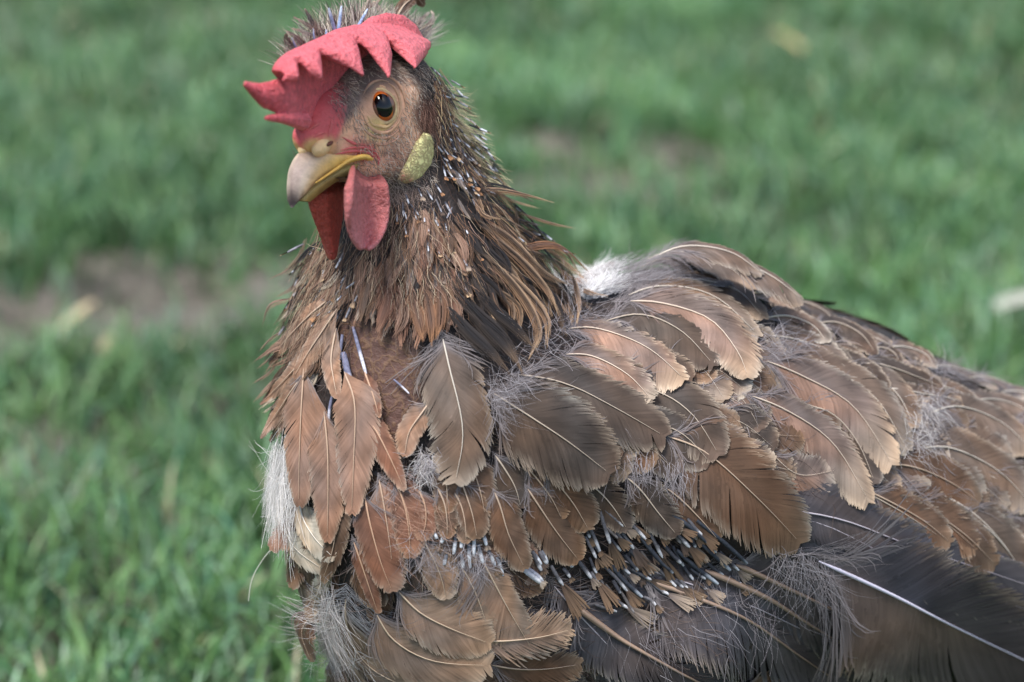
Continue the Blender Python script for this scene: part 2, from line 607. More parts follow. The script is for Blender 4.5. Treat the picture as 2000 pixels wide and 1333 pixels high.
# dark base stands in for shade between feathers; scaly yellow on the legs
pp = to_px(BV)
lowz = BV[:, 2] < .115
BC[lowz] = S(190, 160, 90)
o_body_me = mesh_np('body', BV, BF, BC)
crop_m = np.zeros(len(BV))
for c_ in [(735, 660, 14), (745, 720, 16), (755, 780, 16), (720, 700, 13), (760, 830, 11), (690, 660, 10)]:
    p, _n = cast(c_[0], c_[1])
    if p is not None: crop_m = np.maximum(crop_m, np.clip(1.3 - np.linalg.norm(BV - p, axis=1) / (c_[2] * MM), 0, 1))
at_ = o_body_me.attributes.new('crop', 'FLOAT', 'POINT')
at_.data.foreach_set('value', np.clip(crop_m * 2, 0, 1).astype(np.float32))
# yellowish wrinkles wander over the bare crop skin
nt = M['skin'].node_tree
b = nt.nodes['Principled BSDF']
tc = nt.nodes.new('ShaderNodeTexCoord')
nw = nt.nodes.new('ShaderNodeTexNoise'); nw.inputs['Scale'].default_value = 130
nt.links.new(tc.outputs['Object'], nw.inputs['Vector'])
vm = nt.nodes.new('ShaderNodeMix'); vm.data_type = 'VECTOR'; vm.inputs[0].default_value = .012
nt.links.new(tc.outputs['Object'], vm.inputs[4]); nt.links.new(nw.outputs['Color'], vm.inputs[5])
vo = nt.nodes.new('ShaderNodeTexVoronoi'); vo.feature = 'DISTANCE_TO_EDGE'; vo.inputs['Scale'].default_value = 150
nt.links.new(vm.outputs[1], vo.inputs['Vector'])
mr = nt.nodes.new('ShaderNodeMapRange'); mr.inputs['From Min'].default_value = .02; mr.inputs['From Max'].default_value = .09
mr.inputs['To Min'].default_value = 1; mr.inputs['To Max'].default_value = 0
nt.links.new(vo.outputs['Distance'], mr.inputs['Value'])
am = nt.nodes.new('ShaderNodeAttribute'); am.attribute_name = 'crop'
mu = nt.nodes.new('ShaderNodeMath'); mu.operation = 'MULTIPLY'
nt.links.new(mr.outputs[0], mu.inputs[0]); nt.links.new(am.outputs['Fac'], mu.inputs[1])
mu2 = nt.nodes.new('ShaderNodeMath'); mu2.operation = 'MULTIPLY'; mu2.inputs[1].default_value = .35
nt.links.new(mu.outputs[0], mu2.inputs[0])
mx = nt.nodes.new('ShaderNodeMix'); mx.data_type = 'RGBA'
nt.links.new(mu2.outputs[0], mx.inputs[0])
nt.links.new(b.inputs['Base Color'].links[0].from_socket, mx.inputs[6])
mx.inputs[7].default_value = (*S(132, 102, 70), 1)
nt.links.new(mx.outputs[2], b.inputs['Base Color'])
bp0 = b.inputs['Normal'].links[0].from_node
bp = nt.nodes.new('ShaderNodeBump'); bp.inputs['Strength'].default_value = .25; bp.inputs['Distance'].default_value = .001
nt.links.new(mu.outputs[0], bp.inputs['Height']); nt.links.new(bp0.outputs[0], bp.inputs['Normal'])
nt.links.new(bp.outputs[0], b.inputs['Normal'])

hen = bpy.data.objects.new('hen', None)
hen.location = (float(hip[0][0]), float((hip[0][1] + hip[1][1]) / 2), 0.0)
hen['root_thing'] = True
COL.objects.link(hen)
tag(hen, 'moulting brown hen with flopped red comb, standing on the lawn', 'hen')
body = link('body', o_body_me, M['skin'], hen)


# ------------------------------------------------------------------ strips: hair, down, quills
class Strips:
    """collects thin tapered ribbons into one mesh"""
    def __init__(s):
        s.V, s.F, s.C, s.n = [], [], [], 0

    def add(s, P, wid, col, side):
        """P (n,m,3) lines, wid (n,m) or (n,1), col (n,3) or (n,m,3), side (n,3)"""
        n_, m_ = P.shape[:2]
        w = np.broadcast_to(wid, (n_, m_))[..., None] * .5
        T = np.gradient(P, axis=1)
        Sd = np.cross(T, np.broadcast_to(side[:, None, :], P.shape))
        Sd /= np.linalg.norm(Sd, axis=-1, keepdims=True) + 1e-12
        V_ = np.stack([P - Sd * w, P + Sd * w], 2).reshape(n_, m_ * 2, 3)
        i = np.arange(m_ - 1) * 2
        f = np.stack([i, i + 1, i + 3, i + 2], -1)
        F_ = (np.arange(n_)[:, None, None] * (2 * m_) + f[None]).reshape(-1, 4) + s.n
        c = col if col.ndim == 3 else np.repeat(col[:, None, :], m_, 1)
        s.V.append(V_.reshape(-1, 3)); s.F.append(F_)
        s.C.append(np.repeat(c, 2, 1).reshape(-1, 3))
        s.n += n_ * m_ * 2

    def build(s, name, mat, parent):
        return link(name, mesh_np(name, np.concatenate(s.V), np.concatenate(s.F), np.concatenate(s.C)), mat, parent)


def nrm(v):
    return v / (np.linalg.norm(v, axis=-1, keepdims=True) + 1e-12)


def spline(pts, n):
    """smooth curve through a few points"""
    P = np.asarray(pts, float)
    if len(P) == 2:
        t = np.linspace(0, 1, n)[:, None]
        return P[0] * (1 - t) + P[1] * t
    Q = np.vstack([2 * P[0] - P[1], P, 2 * P[-1] - P[-2]])
    seg = len(P) - 1
    u = np.linspace(0, seg, n)
    i = np.minimum(u.astype(int), seg - 1)
    f = (u - i)[:, None]
    p0, p1, p2, p3 = Q[i], Q[i + 1], Q[i + 2], Q[i + 3]
    return .5 * (2 * p1 + (p2 - p0) * f + (2 * p0 - 5 * p1 + 4 * p2 - p3) * f ** 2 + (3 * p1 - p0 - 3 * p2 + p3) * f ** 3)


# palettes: shaft-up side, shaft-down side, tip, base, shaft
PAL = {
    'taupe':  dict(A=S(120, 100, 86), B=S(134, 112, 96), tip=S(166, 146, 126), base=S(108, 96, 94), shaft=S(222, 208, 190)),
    'salmon': dict(A=S(124, 106, 96), B=S(162, 126, 106), tip=S(186, 164, 140), base=S(130, 104, 94), shaft=S(224, 202, 180)),
    'dark':   dict(A=S(84, 72, 64), B=S(92, 76, 64), tip=S(100, 82, 70), base=S(84, 76, 76), shaft=S(196, 178, 158)),
    'brown':  dict(A=S(112, 86, 68), B=S(118, 88, 68), tip=S(136, 108, 84), base=S(104, 86, 76), shaft=S(194, 168, 144)),
    'rust':   dict(A=S(142, 100, 80), B=S(138, 96, 76), tip=S(170, 130, 104), base=S(128, 92, 76), shaft=S(205, 165, 135)),
    'tan':    dict(A=S(172, 136, 112), B=S(166, 128, 104), tip=S(150, 112, 88), base=S(176, 148, 128), shaft=S(214, 184, 158)),
    'chest':  dict(A=S(166, 130, 110), B=S(160, 124, 104), tip=S(132, 98, 78), base=S(172, 138, 116), shaft=S(200, 168, 142)),
    'lower':  dict(A=S(170, 140, 116), B=S(162, 132, 112), tip=S(174, 148, 124), base=S(130, 112, 102), shaft=S(200, 176, 150)),
    'slate':  dict(A=S(88, 82, 84), B=S(96, 88, 88), tip=S(78, 72, 74), base=S(108, 100, 104), shaft=S(190, 180, 186)),
    'flight': dict(A=S(86, 80, 84), B=S(134, 108, 92), tip=S(140, 104, 78), base=S(118, 110, 112), shaft=S(214, 208, 222)),
    'cream':  dict(A=S(220, 200, 174), B=S(210, 188, 162), tip=S(180, 158, 134), base=S(204, 192, 180), shaft=S(232, 220, 204)),
    'hackle': dict(A=S(196, 160, 126), B=S(172, 134, 102), tip=S(206, 172, 134), base=S(88, 76, 70), mid=S(74, 62, 56), shaft=S(200, 180, 156)),
    'ginger': dict(A=S(154, 110, 80), B=S(146, 104, 76), tip=S(176, 128, 88), base=S(112, 86, 74), shaft=S(190, 160, 134)),
    'soot':   dict(A=S(58, 52, 50), B=S(70, 60, 54), tip=S(128, 104, 82), base=S(46, 44, 46), shaft=S(180, 164, 146)),
    'crest':  dict(A=S(142, 126, 116), B=S(132, 118, 110), tip=S(176, 156, 136), base=S(120, 112, 110), shaft=S(190, 176, 160)),
}
for _p in PAL.values():
    for _k in ('A', 'B', 'tip', 'base'):
        _l = _p[_k] @ np.array([.3, .55, .15])
        _p[_k] = (_l + (_p[_k] - _l) * .97) * {'A': .72, 'B': .74, 'tip': .95, 'base': .64}[_k]
DOWN_C = S(136, 128, 128)
EDGE = S(204, 188, 168)
for _p in PAL.values():
    _p['shaft'] = _p['shaft'] * .95
    if 'mid' in _p: _p['mid'] = _p['mid'] * .7
N_TRI = [0]


def feather3d(name, C, N, wa, wb, pal, nb=60, down=.18, fringe=.13, splits=1, camber=.18, sharp=.6, seed=None,
              downcol=None, shaft_r=.00040, blotch=.22, dens=1.0, loose=0., parent=None, spine=True, collect=None, downlen=1.0, tipc=.18, point=2.4, cap=.0011, edge=.42):
    """a feather: a shaft with two vanes of barbs. C, N (m,3) shaft line and surface normals; wa, wb half widths in metres"""
    g = np.random.default_rng(seed if seed is not None else int(RNG.integers(1 << 30)))
    m_ = len(C)
    L = np.linalg.norm(np.diff(C, axis=0), axis=1).sum()
    u = np.linspace(0, 1, m_)
    T = nrm(np.gradient(C, axis=0))
    N = nrm(N - (N * T).sum(1, keepdims=True) * T)
    B = np.cross(N, T)                     # towards the A side (up / right in the photo)
    dC = C[-1] - C[-2]

    def at(A, t):
        tt = np.clip(t, 0, 1)
        r = np.stack([np.interp(tt, u, A[:, k]) for k in range(3)], -1)
        return r

    def cen(t):
        r = at(C, t)
        ex = np.maximum(t - 1, 0)
        return r + ex[..., None] * dC * (m_ - 1)

    P_ = PAL[pal] if isinstance(pal, str) else pal
    dcol = DOWN_C if downcol is None else downcol
    out = Strips()
    s = np.array([0, .22, .45, .68, .86, 1.0])
    phase = g.uniform(0, 6.28, 4)
    for side, wmax in ((1, wa), (-1, wb)):
        n_ = max(int(nb * dens), 8)
        t = np.linspace(.015, .985, n_) + g.normal(0, .2 / n_, n_)
        t = np.clip(t, .005, .995)
        k = min(1.0 * max(wmax, .002) / L, .5)
        e = t + np.minimum(k, .72 * (1 - t) + .015)
        fall = np.clip((e - sharp) / (1.02 - sharp), 0, 1)
        o_ = wmax * np.clip((t + .02) / .16, .25, 1) ** .6 * np.sqrt(np.clip(1 - fall ** point, 0.006, 1))
        # the vane parts into tongues
        off = np.zeros(n_)
        if splits:
            cuts = np.sort(g.choice(np.arange(3, n_ - 2), min(splits, n_ - 6), replace=False))
            for c_ in cuts:
                wdt = g.uniform(.006, .026)
                r_ = g.integers(6, 22)
                off[c_:c_ + r_] += wdt * np.linspace(1, 0, len(off[c_:c_ + r_]))
                off[max(0, c_ - r_):c_] -= wdt * np.linspace(0, 1, len(off[max(0, c_ - r_):c_]))
        off += g.normal(0, .0025 + .03 * loose, n_)
        ln = 1 + g.normal(0, .008 + fringe * .22, n_) - fringe * g.random(n_) ** 2 + .02 * np.sin(t * 40 + phase[3])
        ln = np.clip(ln, .4, 1.25)
        dn = np.clip((down - t) / max(down * .5, .01), 0, 1)          # 1 in the downy part
        ln = ln * (1 - dn) + dn * g.uniform(.5, 1.5, n_) * downlen
        tau = t[:, None] + (e - t + off)[:, None] * s[None] ** .85
        lat = (o_ * ln)[:, None] * (1 - (1 - s[None]) ** 1.25)
        cur = dn[:, None] * s[None]
        lat = lat + cur * (o_ * g.normal(0, .45, n_))[:, None] * s[None] ** 2
        tau = tau + cur * (g.normal(0, .09, n_) * min(1, .02 / L * 4))[:, None] * s[None]
        W_ = max(wmax, 1e-5)
        hgt = -camber * (lat / W_) ** 2 * W_ * .6 + (g.normal(0, .00012, n_))[:, None] * s[None]
        hgt = hgt + cur * (g.uniform(0, .35, n_) * o_)[:, None] + loose * (g.normal(.05, .12, n_) * o_)[:, None] * s[None] ** 2
        Bt, Nt = at(B, tau), at(N, tau)
        P = cen(tau) + Bt * (lat * side)[..., None] + Nt * hgt[..., None]
        wid = np.minimum((L / n_) * 2.3, cap) * np.interp(s, [0, .7, .88, 1], [1.0, 1.0, .62, .14])[None] * (1 - .9 * dn)[:, None] * (1 - .6 * loose)
        ca = P_['A'] if side > 0 else P_['B']
        tt = np.clip(tau, 0, 1)[..., None]
        ss = np.broadcast_to(s[None, :, None], tt.shape)
        c = np.broadcast_to(ca, (n_, 6, 3)).copy()
        oth = (P_['A'] * .8 + P_['B'] * .2)
        patch = np.exp(-((tt - .45) / .3) ** 2) * np.clip(1.25 - ss * .9, 0, 1)
        c = oth * (1 - patch) + c * patch
        if 'mid' in P_:
            wm = np.clip(1 - ss / .62, 0, 1) ** .7 * np.clip((.95 - tt) / .3, 0, 1)
            c = c * (1 - wm) + P_['mid'] * wm
        wbse = np.clip((.42 - tt) / .42, 0, 1)
        c = c * (1 - wbse * .7) + P_['base'] * wbse * .7
        wt = np.clip((tt - (1 - tipc)) / tipc, 0, 1) * .8 + np.clip((ss - .75) / .25, 0, 1) * .35 * (tt > .35)
        wt = np.clip(wt, 0, .9)
        c = c * (1 - wt) + P_['tip'] * wt
        we = np.clip((ss - .8) / .2, 0, 1) * np.clip((tt - .3) / .2, 0, 1) * edge
        c = c * (1 - we) + EDGE * we
        bl = np.sin(tau * 9 + phase[0] + lat / W_ * 2.1 * side) * np.sin(tau * 17 + phase[1] - lat / W_ * 3.3) + .6 * np.sin(tau * 31 + phase[2] + lat / W_ * 5)
        w2 = np.sin(tau * 7 + phase[3] + lat / W_ * 1.7 * side) + .7 * np.sin(tau * 13 - phase[0] + lat / W_ * 4.1)
        c = c * (1 + w2[..., None] * np.array([.06, .0, -.06]))
        c = c * (1 + blotch * bl[..., None]) * (1 + g.normal(0, .085, n_))[:, None, None]
        c = c * (1 - dn[:, None, None]) + (dcol * g.uniform(.75, 1.15, (n_, 1)))[:, None, :] * dn[:, None, None]
        out.add(P, wid, c, nrm(Nt[:, 2]))
    if collect is not None:
        V_, F_, C_ = np.concatenate(out.V), np.concatenate(out.F), np.concatenate(out.C)
        collect.V.append(V_); collect.F.append(F_ + collect.n); collect.C.append(C_); collect.n += len(V_)
        return None
    ob = out.build(name, M['feather'], parent if parent is not None else hen)
    N_TRI[0] += sum(len(f) for f in out.F) * 2
    if spine:
        ts = np.linspace(min(down * .5, .12), .955, 14)
        Pc = cen(ts) + at(N, ts) * (.0003 + shaft_r * .4)
        rr = shaft_r * (1.15 - 1.0 * ts) * np.clip((ts - ts[0]) / .1 + .3, 0, 1)
        tube_obj('shaft', Pc, rr, P_['shaft'] * np.interp(ts, [0, .15, .8, 1], [.95, 1, .95, .7])[:, None], M['shaft'], ob, at(N, ts), 5)
    return ob


def tube_mesh(P, r, cols, Nrm, k=5, flat=1.0):
    n_ = len(P)
    T = nrm(np.gradient(P, axis=0))
    N_ = nrm(Nrm - (Nrm * T).sum(1, keepdims=True) * T)
    B_ = np.cross(N_, T)
    a_ = np.arange(k) / k * 2 * math.pi
    V_ = P[:, None] + (B_[:, None] * np.cos(a_)[None, :, None] + N_[:, None] * np.sin(a_)[None, :, None] * flat) * np.asarray(r)[:, None, None]
    i, j = np.meshgrid(np.arange(n_ - 1), np.arange(k), indexing='ij')
    F_ = np.stack([i * k + j, i * k + (j + 1) % k, (i + 1) * k + (j + 1) % k, (i + 1) * k + j], -1).reshape(-1, 4)
    return V_.reshape(-1, 3), F_, np.repeat(cols, k, 0)


def tube_obj(name, P, r, cols, mat, parent, Nrm, k=6, flat=1.0):
    V_, F_, C_ = tube_mesh(np.asarray(P), np.asarray(r), np.asarray(cols), np.asarray(Nrm), k, flat)
    N_TRI[0] += len(F_) * 2
    return link(name, mesh_np(name, V_, F_, C_), mat, parent)


def surf_line(pts, n, h0, h1, hp=1.0, smooth=3):
    """photo points -> a line that lies on the body, rising from h0 to h1 metres off the skin"""
    Q = spline(pts, n)
    P = np.zeros((n, 3)); Nn = np.zeros((n, 3)); dep = np.full(n, np.nan)
    for i in range(n):
        h_, n_ = cast(*Q[i])
        if h_ is not None:
            dep[i] = (h_ - CAM) @ FWD; Nn[i] = n_
    ok = ~np.isnan(dep)
    if ok.any():
        dep = np.interp(np.arange(n), np.where(ok)[0], dep[ok])
    else:
        dep[:] = np.nan
    for i in range(n):
        if not ok[i]:
            d_ = dep[i] if not np.isnan(dep[i]) else D0
            q_ = BVH_.find_nearest(Vector(W(Q[i, 0], Q[i, 1], D0 - d_)))
            dep[i] = (np.array(q_[0]) - CAM) @ FWD
            Nn[i] = nrm(W(Q[i, 0], Q[i, 1], D0 - dep[i]) - np.array(q_[0]) + np.array(q_[1]) * .002)
    for _ in range(smooth):
        dep[1:-1] = (dep[:-2] + dep[1:-1] * 2 + dep[2:]) / 4
        Nn[1:-1] = Nn[:-2] + Nn[1:-1] * 2 + Nn[2:]
        Nn = nrm(Nn)
    t = np.linspace(0, 1, n)
    hh = h0 + (h1 - h0) * t ** hp
    P = np.array([W(Q[i, 0], Q[i, 1], D0 - dep[i]) for i in range(n)])
    Vw = nrm(CAM - P)
    Nn = nrm(Nn + .35 * Vw)
    P = P + nrm(Nn + .6 * Vw) * hh[:, None]
    return P, Nn, Q


def feather(name, pts, wa, wb, pal, z=0., lift=(1., 3.8), tilt=0., label=None, px_per_barb=1.9, **kw):
    """traced feather; wa / wb photo pixels on the up-right / down-left side of its shaft"""
    if name in ('wing_feather', 'back_feather'): wa, wb = wa * 1.12, wb * 1.1
    C, N, Q = surf_line(pts, 22, (lift[0] + z * .65) * MM, (lift[1] - .6 + z * .65) * MM)
    Lpx = np.linalg.norm(np.diff(Q, axis=0), axis=1).sum()
    T = nrm(np.gradient(C, axis=0))
    B_ = np.cross(nrm(N - (N * T).sum(1, keepdims=True) * T), T)
    vis = np.linalg.norm(np.stack([B_ @ RGT, B_ @ UPV], -1), axis=1).mean()
    f = PXM / max(vis, .55)
    ob = feather3d(name, C, N, wa * f, wb * f, pal, nb=kw.pop('nb', int(Lpx / px_per_barb)), **kw)
    return ob


# ------------------------------------------------------------------ head: comb, wattles, beak, eyes, ear lobes
def sheet(grid, th):
    """closed slab around a grid (a,b,3) of points, th (a,b) thickness"""
    g_ = np.asarray(grid, float)
    a_, b_ = g_.shape[:2]
    n_ = nrm(np.cross(np.gradient(g_, axis=0), np.gradient(g_, axis=1)))
    t_ = np.broadcast_to(th, (a_, b_))[..., None] * .5
    V_ = np.concatenate([(g_ + n_ * t_).reshape(-1, 3), (g_ - n_ * t_).reshape(-1, 3)])
    i = np.arange(a_ * b_).reshape(a_, b_)
    top = np.stack([i[:-1, :-1], i[1:, :-1], i[1:, 1:], i[:-1, 1:]], -1).reshape(-1, 4)
    bot = top[:, ::-1] + a_ * b_
    ring = np.concatenate([i[0, :], i[1:, -1], i[-1, -2::-1], i[-2:0:-1, 0]])
    r2 = np.roll(ring, -1)
    sd_ = np.stack([ring, r2, r2 + a_ * b_, ring + a_ * b_], -1)
    return V_, np.concatenate([top, bot, sd_])


def fused(name, pieces, vox, smooth, mat, colfun, parent):
    """pieces fused into one rounded solid"""
    Vs_, Fs_, n_ = [], [], 0
    for V_, F_ in pieces:
        Vs_.append(V_); Fs_.append(F_ + n_); n_ += len(V_)
    me = mesh_np(name + '_raw', np.concatenate(Vs_), np.concatenate(Fs_))
    bm_ = bmesh.new(); bm_.from_mesh(me)
    bmesh.ops.recalc_face_normals(bm_, faces=bm_.faces)
    bm_.to_mesh(me); bm_.free()
    ob = bpy.data.objects.new(name + '_raw', me); COL.objects.link(ob)
    md = ob.modifiers.new('r', 'REMESH'); md.mode = 'VOXEL'; md.voxel_size = vox
    ms = ob.modifiers.new('s', 'SMOOTH'); ms.iterations = smooth; ms.factor = .5
    dg = bpy.context.evaluated_depsgraph_get()
    em = ob.evaluated_get(dg).to_mesh()
    V_ = np.zeros(len(em.vertices) * 3); em.vertices.foreach_get('co', V_); V_ = V_.reshape(-1, 3)
    F_ = np.zeros(len(em.loops), int); em.loops.foreach_get('vertex_index', F_); F_ = F_.reshape(-1, 4)
    ob.evaluated_get(dg).to_mesh_clear()
    bpy.data.objects.remove(ob); bpy.data.meshes.remove(me)
    return link(name, mesh_np(name, V_, F_, colfun(V_)), mat, parent)


def dense(pairs, k):
    P = np.asarray(pairs, float)
    u_ = np.linspace(0, len(P) - 1, (len(P) - 1) * k + 1)
    return np.stack([np.interp(u_, np.arange(len(P)), P[:, j]) for j in range(P.shape[1])], -1)


flop = dense([  # crest x, y -> edge x, y, edge l
    (539, 141, 548, 157, 8), (541, 132, 578, 157, 13), (545, 126, 574, 136, 9), (550, 120, 565, 112, 3), (560, 112, 590, 125, 9), (566, 108, 607, 145, 14),
    (572, 105, 627, 158, 17), (580, 101, 623, 128, 12), (588, 98, 615, 98, 4), (602, 91, 650, 117, 13), (615, 85, 680, 131, 19), (630, 78, 709, 150, 23),
    (641, 73, 699, 105, 15), (652, 67, 684, 69, 5), (662, 63, 722, 99, 15), (675, 60, 741, 127, 21), (690, 56, 760, 153, 26), (702, 55, 763, 112, 19),
    (713, 54, 750, 77, 7), (735, 54, 783, 109, 18), (760, 55, 810, 135, 26), (787, 61, 827, 112, 20), (817, 77, 830, 97, 13)], 4)
base_px = dense([(600, 205), (660, 150), (740, 100), (790, 110)], 20)
gr = []
for i, (cx, cy, ex, ey, el) in enumerate(flop):
    tb = i / (len(flop) - 1) * (len(base_px) - 1)
    bx_, by_ = base_px[int(tb)]
    crest = HP(cx, cy, 5)
    edge = HP(ex, ey, el)
    row = [HP(bx_, by_, -1), (HP(bx_, by_, -1) + HP(cx, cy + 4, 1)) / 2, HP(cx, cy + 2, 1.5), crest]
    for s_ in (.15, .35, .55, .75, .9, 1.0):
        p_ = crest * (1 - s_) + edge * s_ + hl * (math.sin(s_ * math.pi) * .0035) - FWD * math.sin(s_ * 3.1) * .001
        row.append(p_)
    gr.append(row)
th = np.broadcast_to(np.array([6, 5.0, 3.8, 3.0, 2.8, 2.7, 2.6, 2.4, 2.0, 1.5]) * MM, (len(gr), 10))
pieces = [sheet(gr, th)]
blade = dense([(476, 162, 479, 167), (490, 165, 496, 187), (503, 167, 515, 207), (520, 164, 533, 215), (538, 158, 545, 222),
               (555, 148, 565, 238), (580, 130, 585, 250), (610, 120, 612, 255), (640, 115, 640, 240)], 3)
gr = [[HP(a_ * (1 - s_) + c_ * s_, b_ * (1 - s_) + d_ * s_, 2 + 2.2 * math.sin(s_ * 3.14) - .14 * max(0, a_ - 565)) for s_ in np.linspace(0, 1, 8)] for a_, b_, c_, d_ in blade]
th = np.clip(np.linspace(1.6, 7, len(gr)), 0, 6)[:, None] * MM * np.ones((1, 8))
pieces.append(sheet(gr, th))
lobe = dense([(706, 62, 709, 52), (733, 68, 724, 37), (758, 74, 752, 28), (784, 82, 784, 32), (805, 92, 808, 50), (820, 102, 822, 75), (829, 112, 830, 94)], 4)
gr = [[HP(a_ * (1 - s_) + c_ * s_, b_ * (1 - s_) + d_ * s_, 2 - 2 * s_ + 2 * math.sin(s_ * 3)) for s_ in np.linspace(0, 1, 6)] for a_, b_, c_, d_ in lobe]
pieces.append(sheet(gr, np.array([4, 4, 3.8, 3.4, 3, 2.4])[None] * MM * np.ones((len(gr), 1))))
Pl = np.array([HP(592, 236, 4), HP(570, 234, 4.5), HP(548, 231, 5), HP(530, 231, 5.5), HP(518, 231, 6)])
V_, F_, _c = tube_mesh(Pl, np.array([4.2, 2.8, 2.0, 1.5, .8]) * MM, np.zeros((5, 3)), np.tile(hu, (5, 1)), 8)
nv = len(V_)
F_ = np.concatenate([F_, [[0, 1, 2, 3], [0, 3, 4, 7], [4, 5, 6, 7], [nv - 8, nv - 7, nv - 6, nv - 5], [nv - 8, nv - 5, nv - 4, nv - 1], [nv - 4, nv - 3, nv - 2, nv - 1]]])
pieces.append((V_, F_))


def comb_col(V):
    g_ = np.random.default_rng(5)
    c = np.repeat(S(218, 102, 108)[None], len(V), 0)
    r = np.clip(((V - HC) @ hl / MM) / 22, 0, 1)[:, None]
    c = c * (1 - r * .3) + S(218, 128, 132) * r * .3
    p = to_px(V)
    front = np.clip((575 - p[:, 0]) / 60, 0, 1)[:, None]
    c = c * (1 - front * .6) + S(198, 76, 84) * front * .6
    w = .5 + .5 * np.sin(V[:, 0] * 700 + 2 * np.sin(V[:, 2] * 500)) * np.sin(V[:, 2] * 620 + V[:, 1] * 500)
    return c * (.93 + .12 * w[:, None])


comb = fused('comb', pieces, .00045, 3, M['comb'], comb_col, hen)
tag(comb, 'pinkish red single comb flopped over with hanging points')


def wattle(rows, lset, thick, c0, c1, label, fold=None):
    gr_ = []
    for (y, xl, xr) in dense(rows, 3):
        back = 17 * np.clip((rows[0][0] + 34 - y) / 34, 0, 1) ** 1.1
        gr_.append([HP(xl + (xr - xl) * s_, y, np.interp(s_, np.linspace(0, 1, len(lset)), lset) - back) for s_ in np.linspace(0, 1, 11)])
    t_ = np.full((len(gr_), 11), thick * MM)
    t_[:, 0] *= .8; t_[:, -1] *= .8; t_[-1] *= .6

    def cf(V):
        p = to_px(V)
        x = np.clip((p[:, 1] - rows[0][0]) / (rows[-1][0] - rows[0][0]), 0, 1)[:, None]
        return c0 * (1 - x) + c1 * x
    pcs = [sheet(gr_, t_)]
    if fold:
        Pf = np.array([HP(x, y, l) for x, y, l in spline(fold, 14)])
        V_, F_, _c = tube_mesh(Pf, np.interp(np.linspace(0, 1, 14), [0, .15, .6, 1], [1.0, 1.5, 1.9, .8]) * MM, np.zeros((14, 3)), np.tile(-FWD, (14, 1)), 8)
        nv = len(V_)
        F_ = np.concatenate([F_, [[0, 1, 2, 3], [0, 3, 4, 7], [4, 5, 6, 7], [nv - 8, nv - 7, nv - 6, nv - 5], [nv - 8, nv - 5, nv - 4, nv - 1], [nv - 4, nv - 3, nv - 2, nv - 1]]])
        pcs.append((V_, F_))
    ob = fused('wattle', pcs, .0007, 5, M['comb'], cf, hen)
    tag(ob, label)


wattle([(330, 698, 722), (338, 687, 740), (348, 679, 751), (360, 675, 758), (372, 674, 760), (400, 674, 762), (428, 676, 760), (452, 681, 752), (470, 688, 742), (482, 697, 729), (488, 706, 718)],
       (23, 22, 17, 16, 17, 20, 23), 2.2, S(166, 92, 88), S(196, 120, 120), 'near rounded pink wattle', [(690, 326, 14), (687, 345, 22), (683, 380, 25), (681, 420, 25), (684, 452, 23)])  # darker top colour stands for the beak's shade on the wattle
wattle([(345, 606, 674), (372, 599, 674), (400, 602, 670), (430, 612, 666), (460, 625, 661), (488, 637, 656), (508, 646, 651)],
       (-3, -1, 1, 0, -2), 2.4, S(186, 92, 76), S(180, 76, 64), 'far pointed orange red wattle')


def mirrored(P):
    return mirror(np.asarray(P))


# beak
K_ = spline([(684, 302), (644, 293), (606, 286), (580, 314), (569, 360), (571, 406)], 22)
T_ = spline([(728, 311), (692, 316), (656, 333), (622, 354), (597, 380), (572, 406)], 22)
lw = np.interp(np.linspace(0, 1, 22), [0, .2, .45, .7, .9, 1], [13.5, 11.0, 8.0, 5.2, 2.8, .5])
V_ = []
for i in range(22):
    k_, t_ = HP(*K_[i], 0), HP(*T_[i], lw[i])
    ctl = k_ + hl * lw[i] * MM * 1.05 + (t_ - hl * lw[i] * MM - k_) * .22
    arc = [(1 - s_) ** 2 * k_ + 2 * s_ * (1 - s_) * ctl + s_ * s_ * t_ for s_ in np.linspace(0, 1, 9)]
    ring = [mirror(p_) for p_ in arc[:0:-1]] + arc
    V_.append(ring)
V_ = np.array(V_)
a_, b_ = V_.shape[:2]
i = np.arange(a_ * b_).reshape(a_, b_)
F_ = np.concatenate([np.stack([i[:-1, :-1], i[:-1, 1:], i[1:, 1:], i[1:, :-1]], -1).reshape(-1, 4),
                     np.stack([i[:-1, -1], i[:-1, 0], i[1:, 0], i[1:, -1]], -1)])
t_ = np.repeat(np.linspace(0, 1, a_), b_)[:, None]
arcu = np.abs(np.tile(np.linspace(-1, 1, b_), a_))[:, None]          # 0 on the culmen, 1 at the cutting edge
c = S(216, 176, 116) * (1 - t_) + S(228, 206, 184) * t_
c = c * (1 - np.clip(t_ * 2.2 - .7, 0, 1)) + S(218, 192, 172) * np.clip(t_ * 2.2 - .7, 0, 1)
y_ = np.clip((arcu - .42) / .3, 0, 1) * np.clip(1.35 - t_ * 1.15, 0, 1)
c = c * (1 - y_) + S(222, 178, 84) * y_
cu = np.clip((.2 - arcu) / .2, 0, 1) * np.clip((t_ - .35) / .2, 0, 1) * .5
c = c * (1 - cu) + S(120, 96, 98) * cu
lt = np.clip(1 - np.abs(arcu - .6) / .25, 0, 1) * np.clip((t_ - .5) / .2, 0, 1) * .6
c = c * (1 - lt) + S(232, 214, 190) * lt
tp = np.clip((t_ - .76) / .16, 0, 1)
c = c * (1 - tp) + S(66, 54, 54) * tp
sm = np.exp(-((arcu - .12) / .12) ** 2 - ((t_ - .42) / .06) ** 2) * .6 + np.exp(-((arcu - .2) / .1) ** 2 - ((t_ - .7) / .08) ** 2) * .5
c = c * (1 - sm) + S(136, 108, 112) * sm
ub = link('upper_beak', mesh_np('upper_beak', V_.reshape(-1, 3), F_, c), M['beak'], hen)
V2 = []
Tl = spline([(716, 318), (680, 326), (648, 344), (622, 362), (604, 378), (590, 392)], 14)
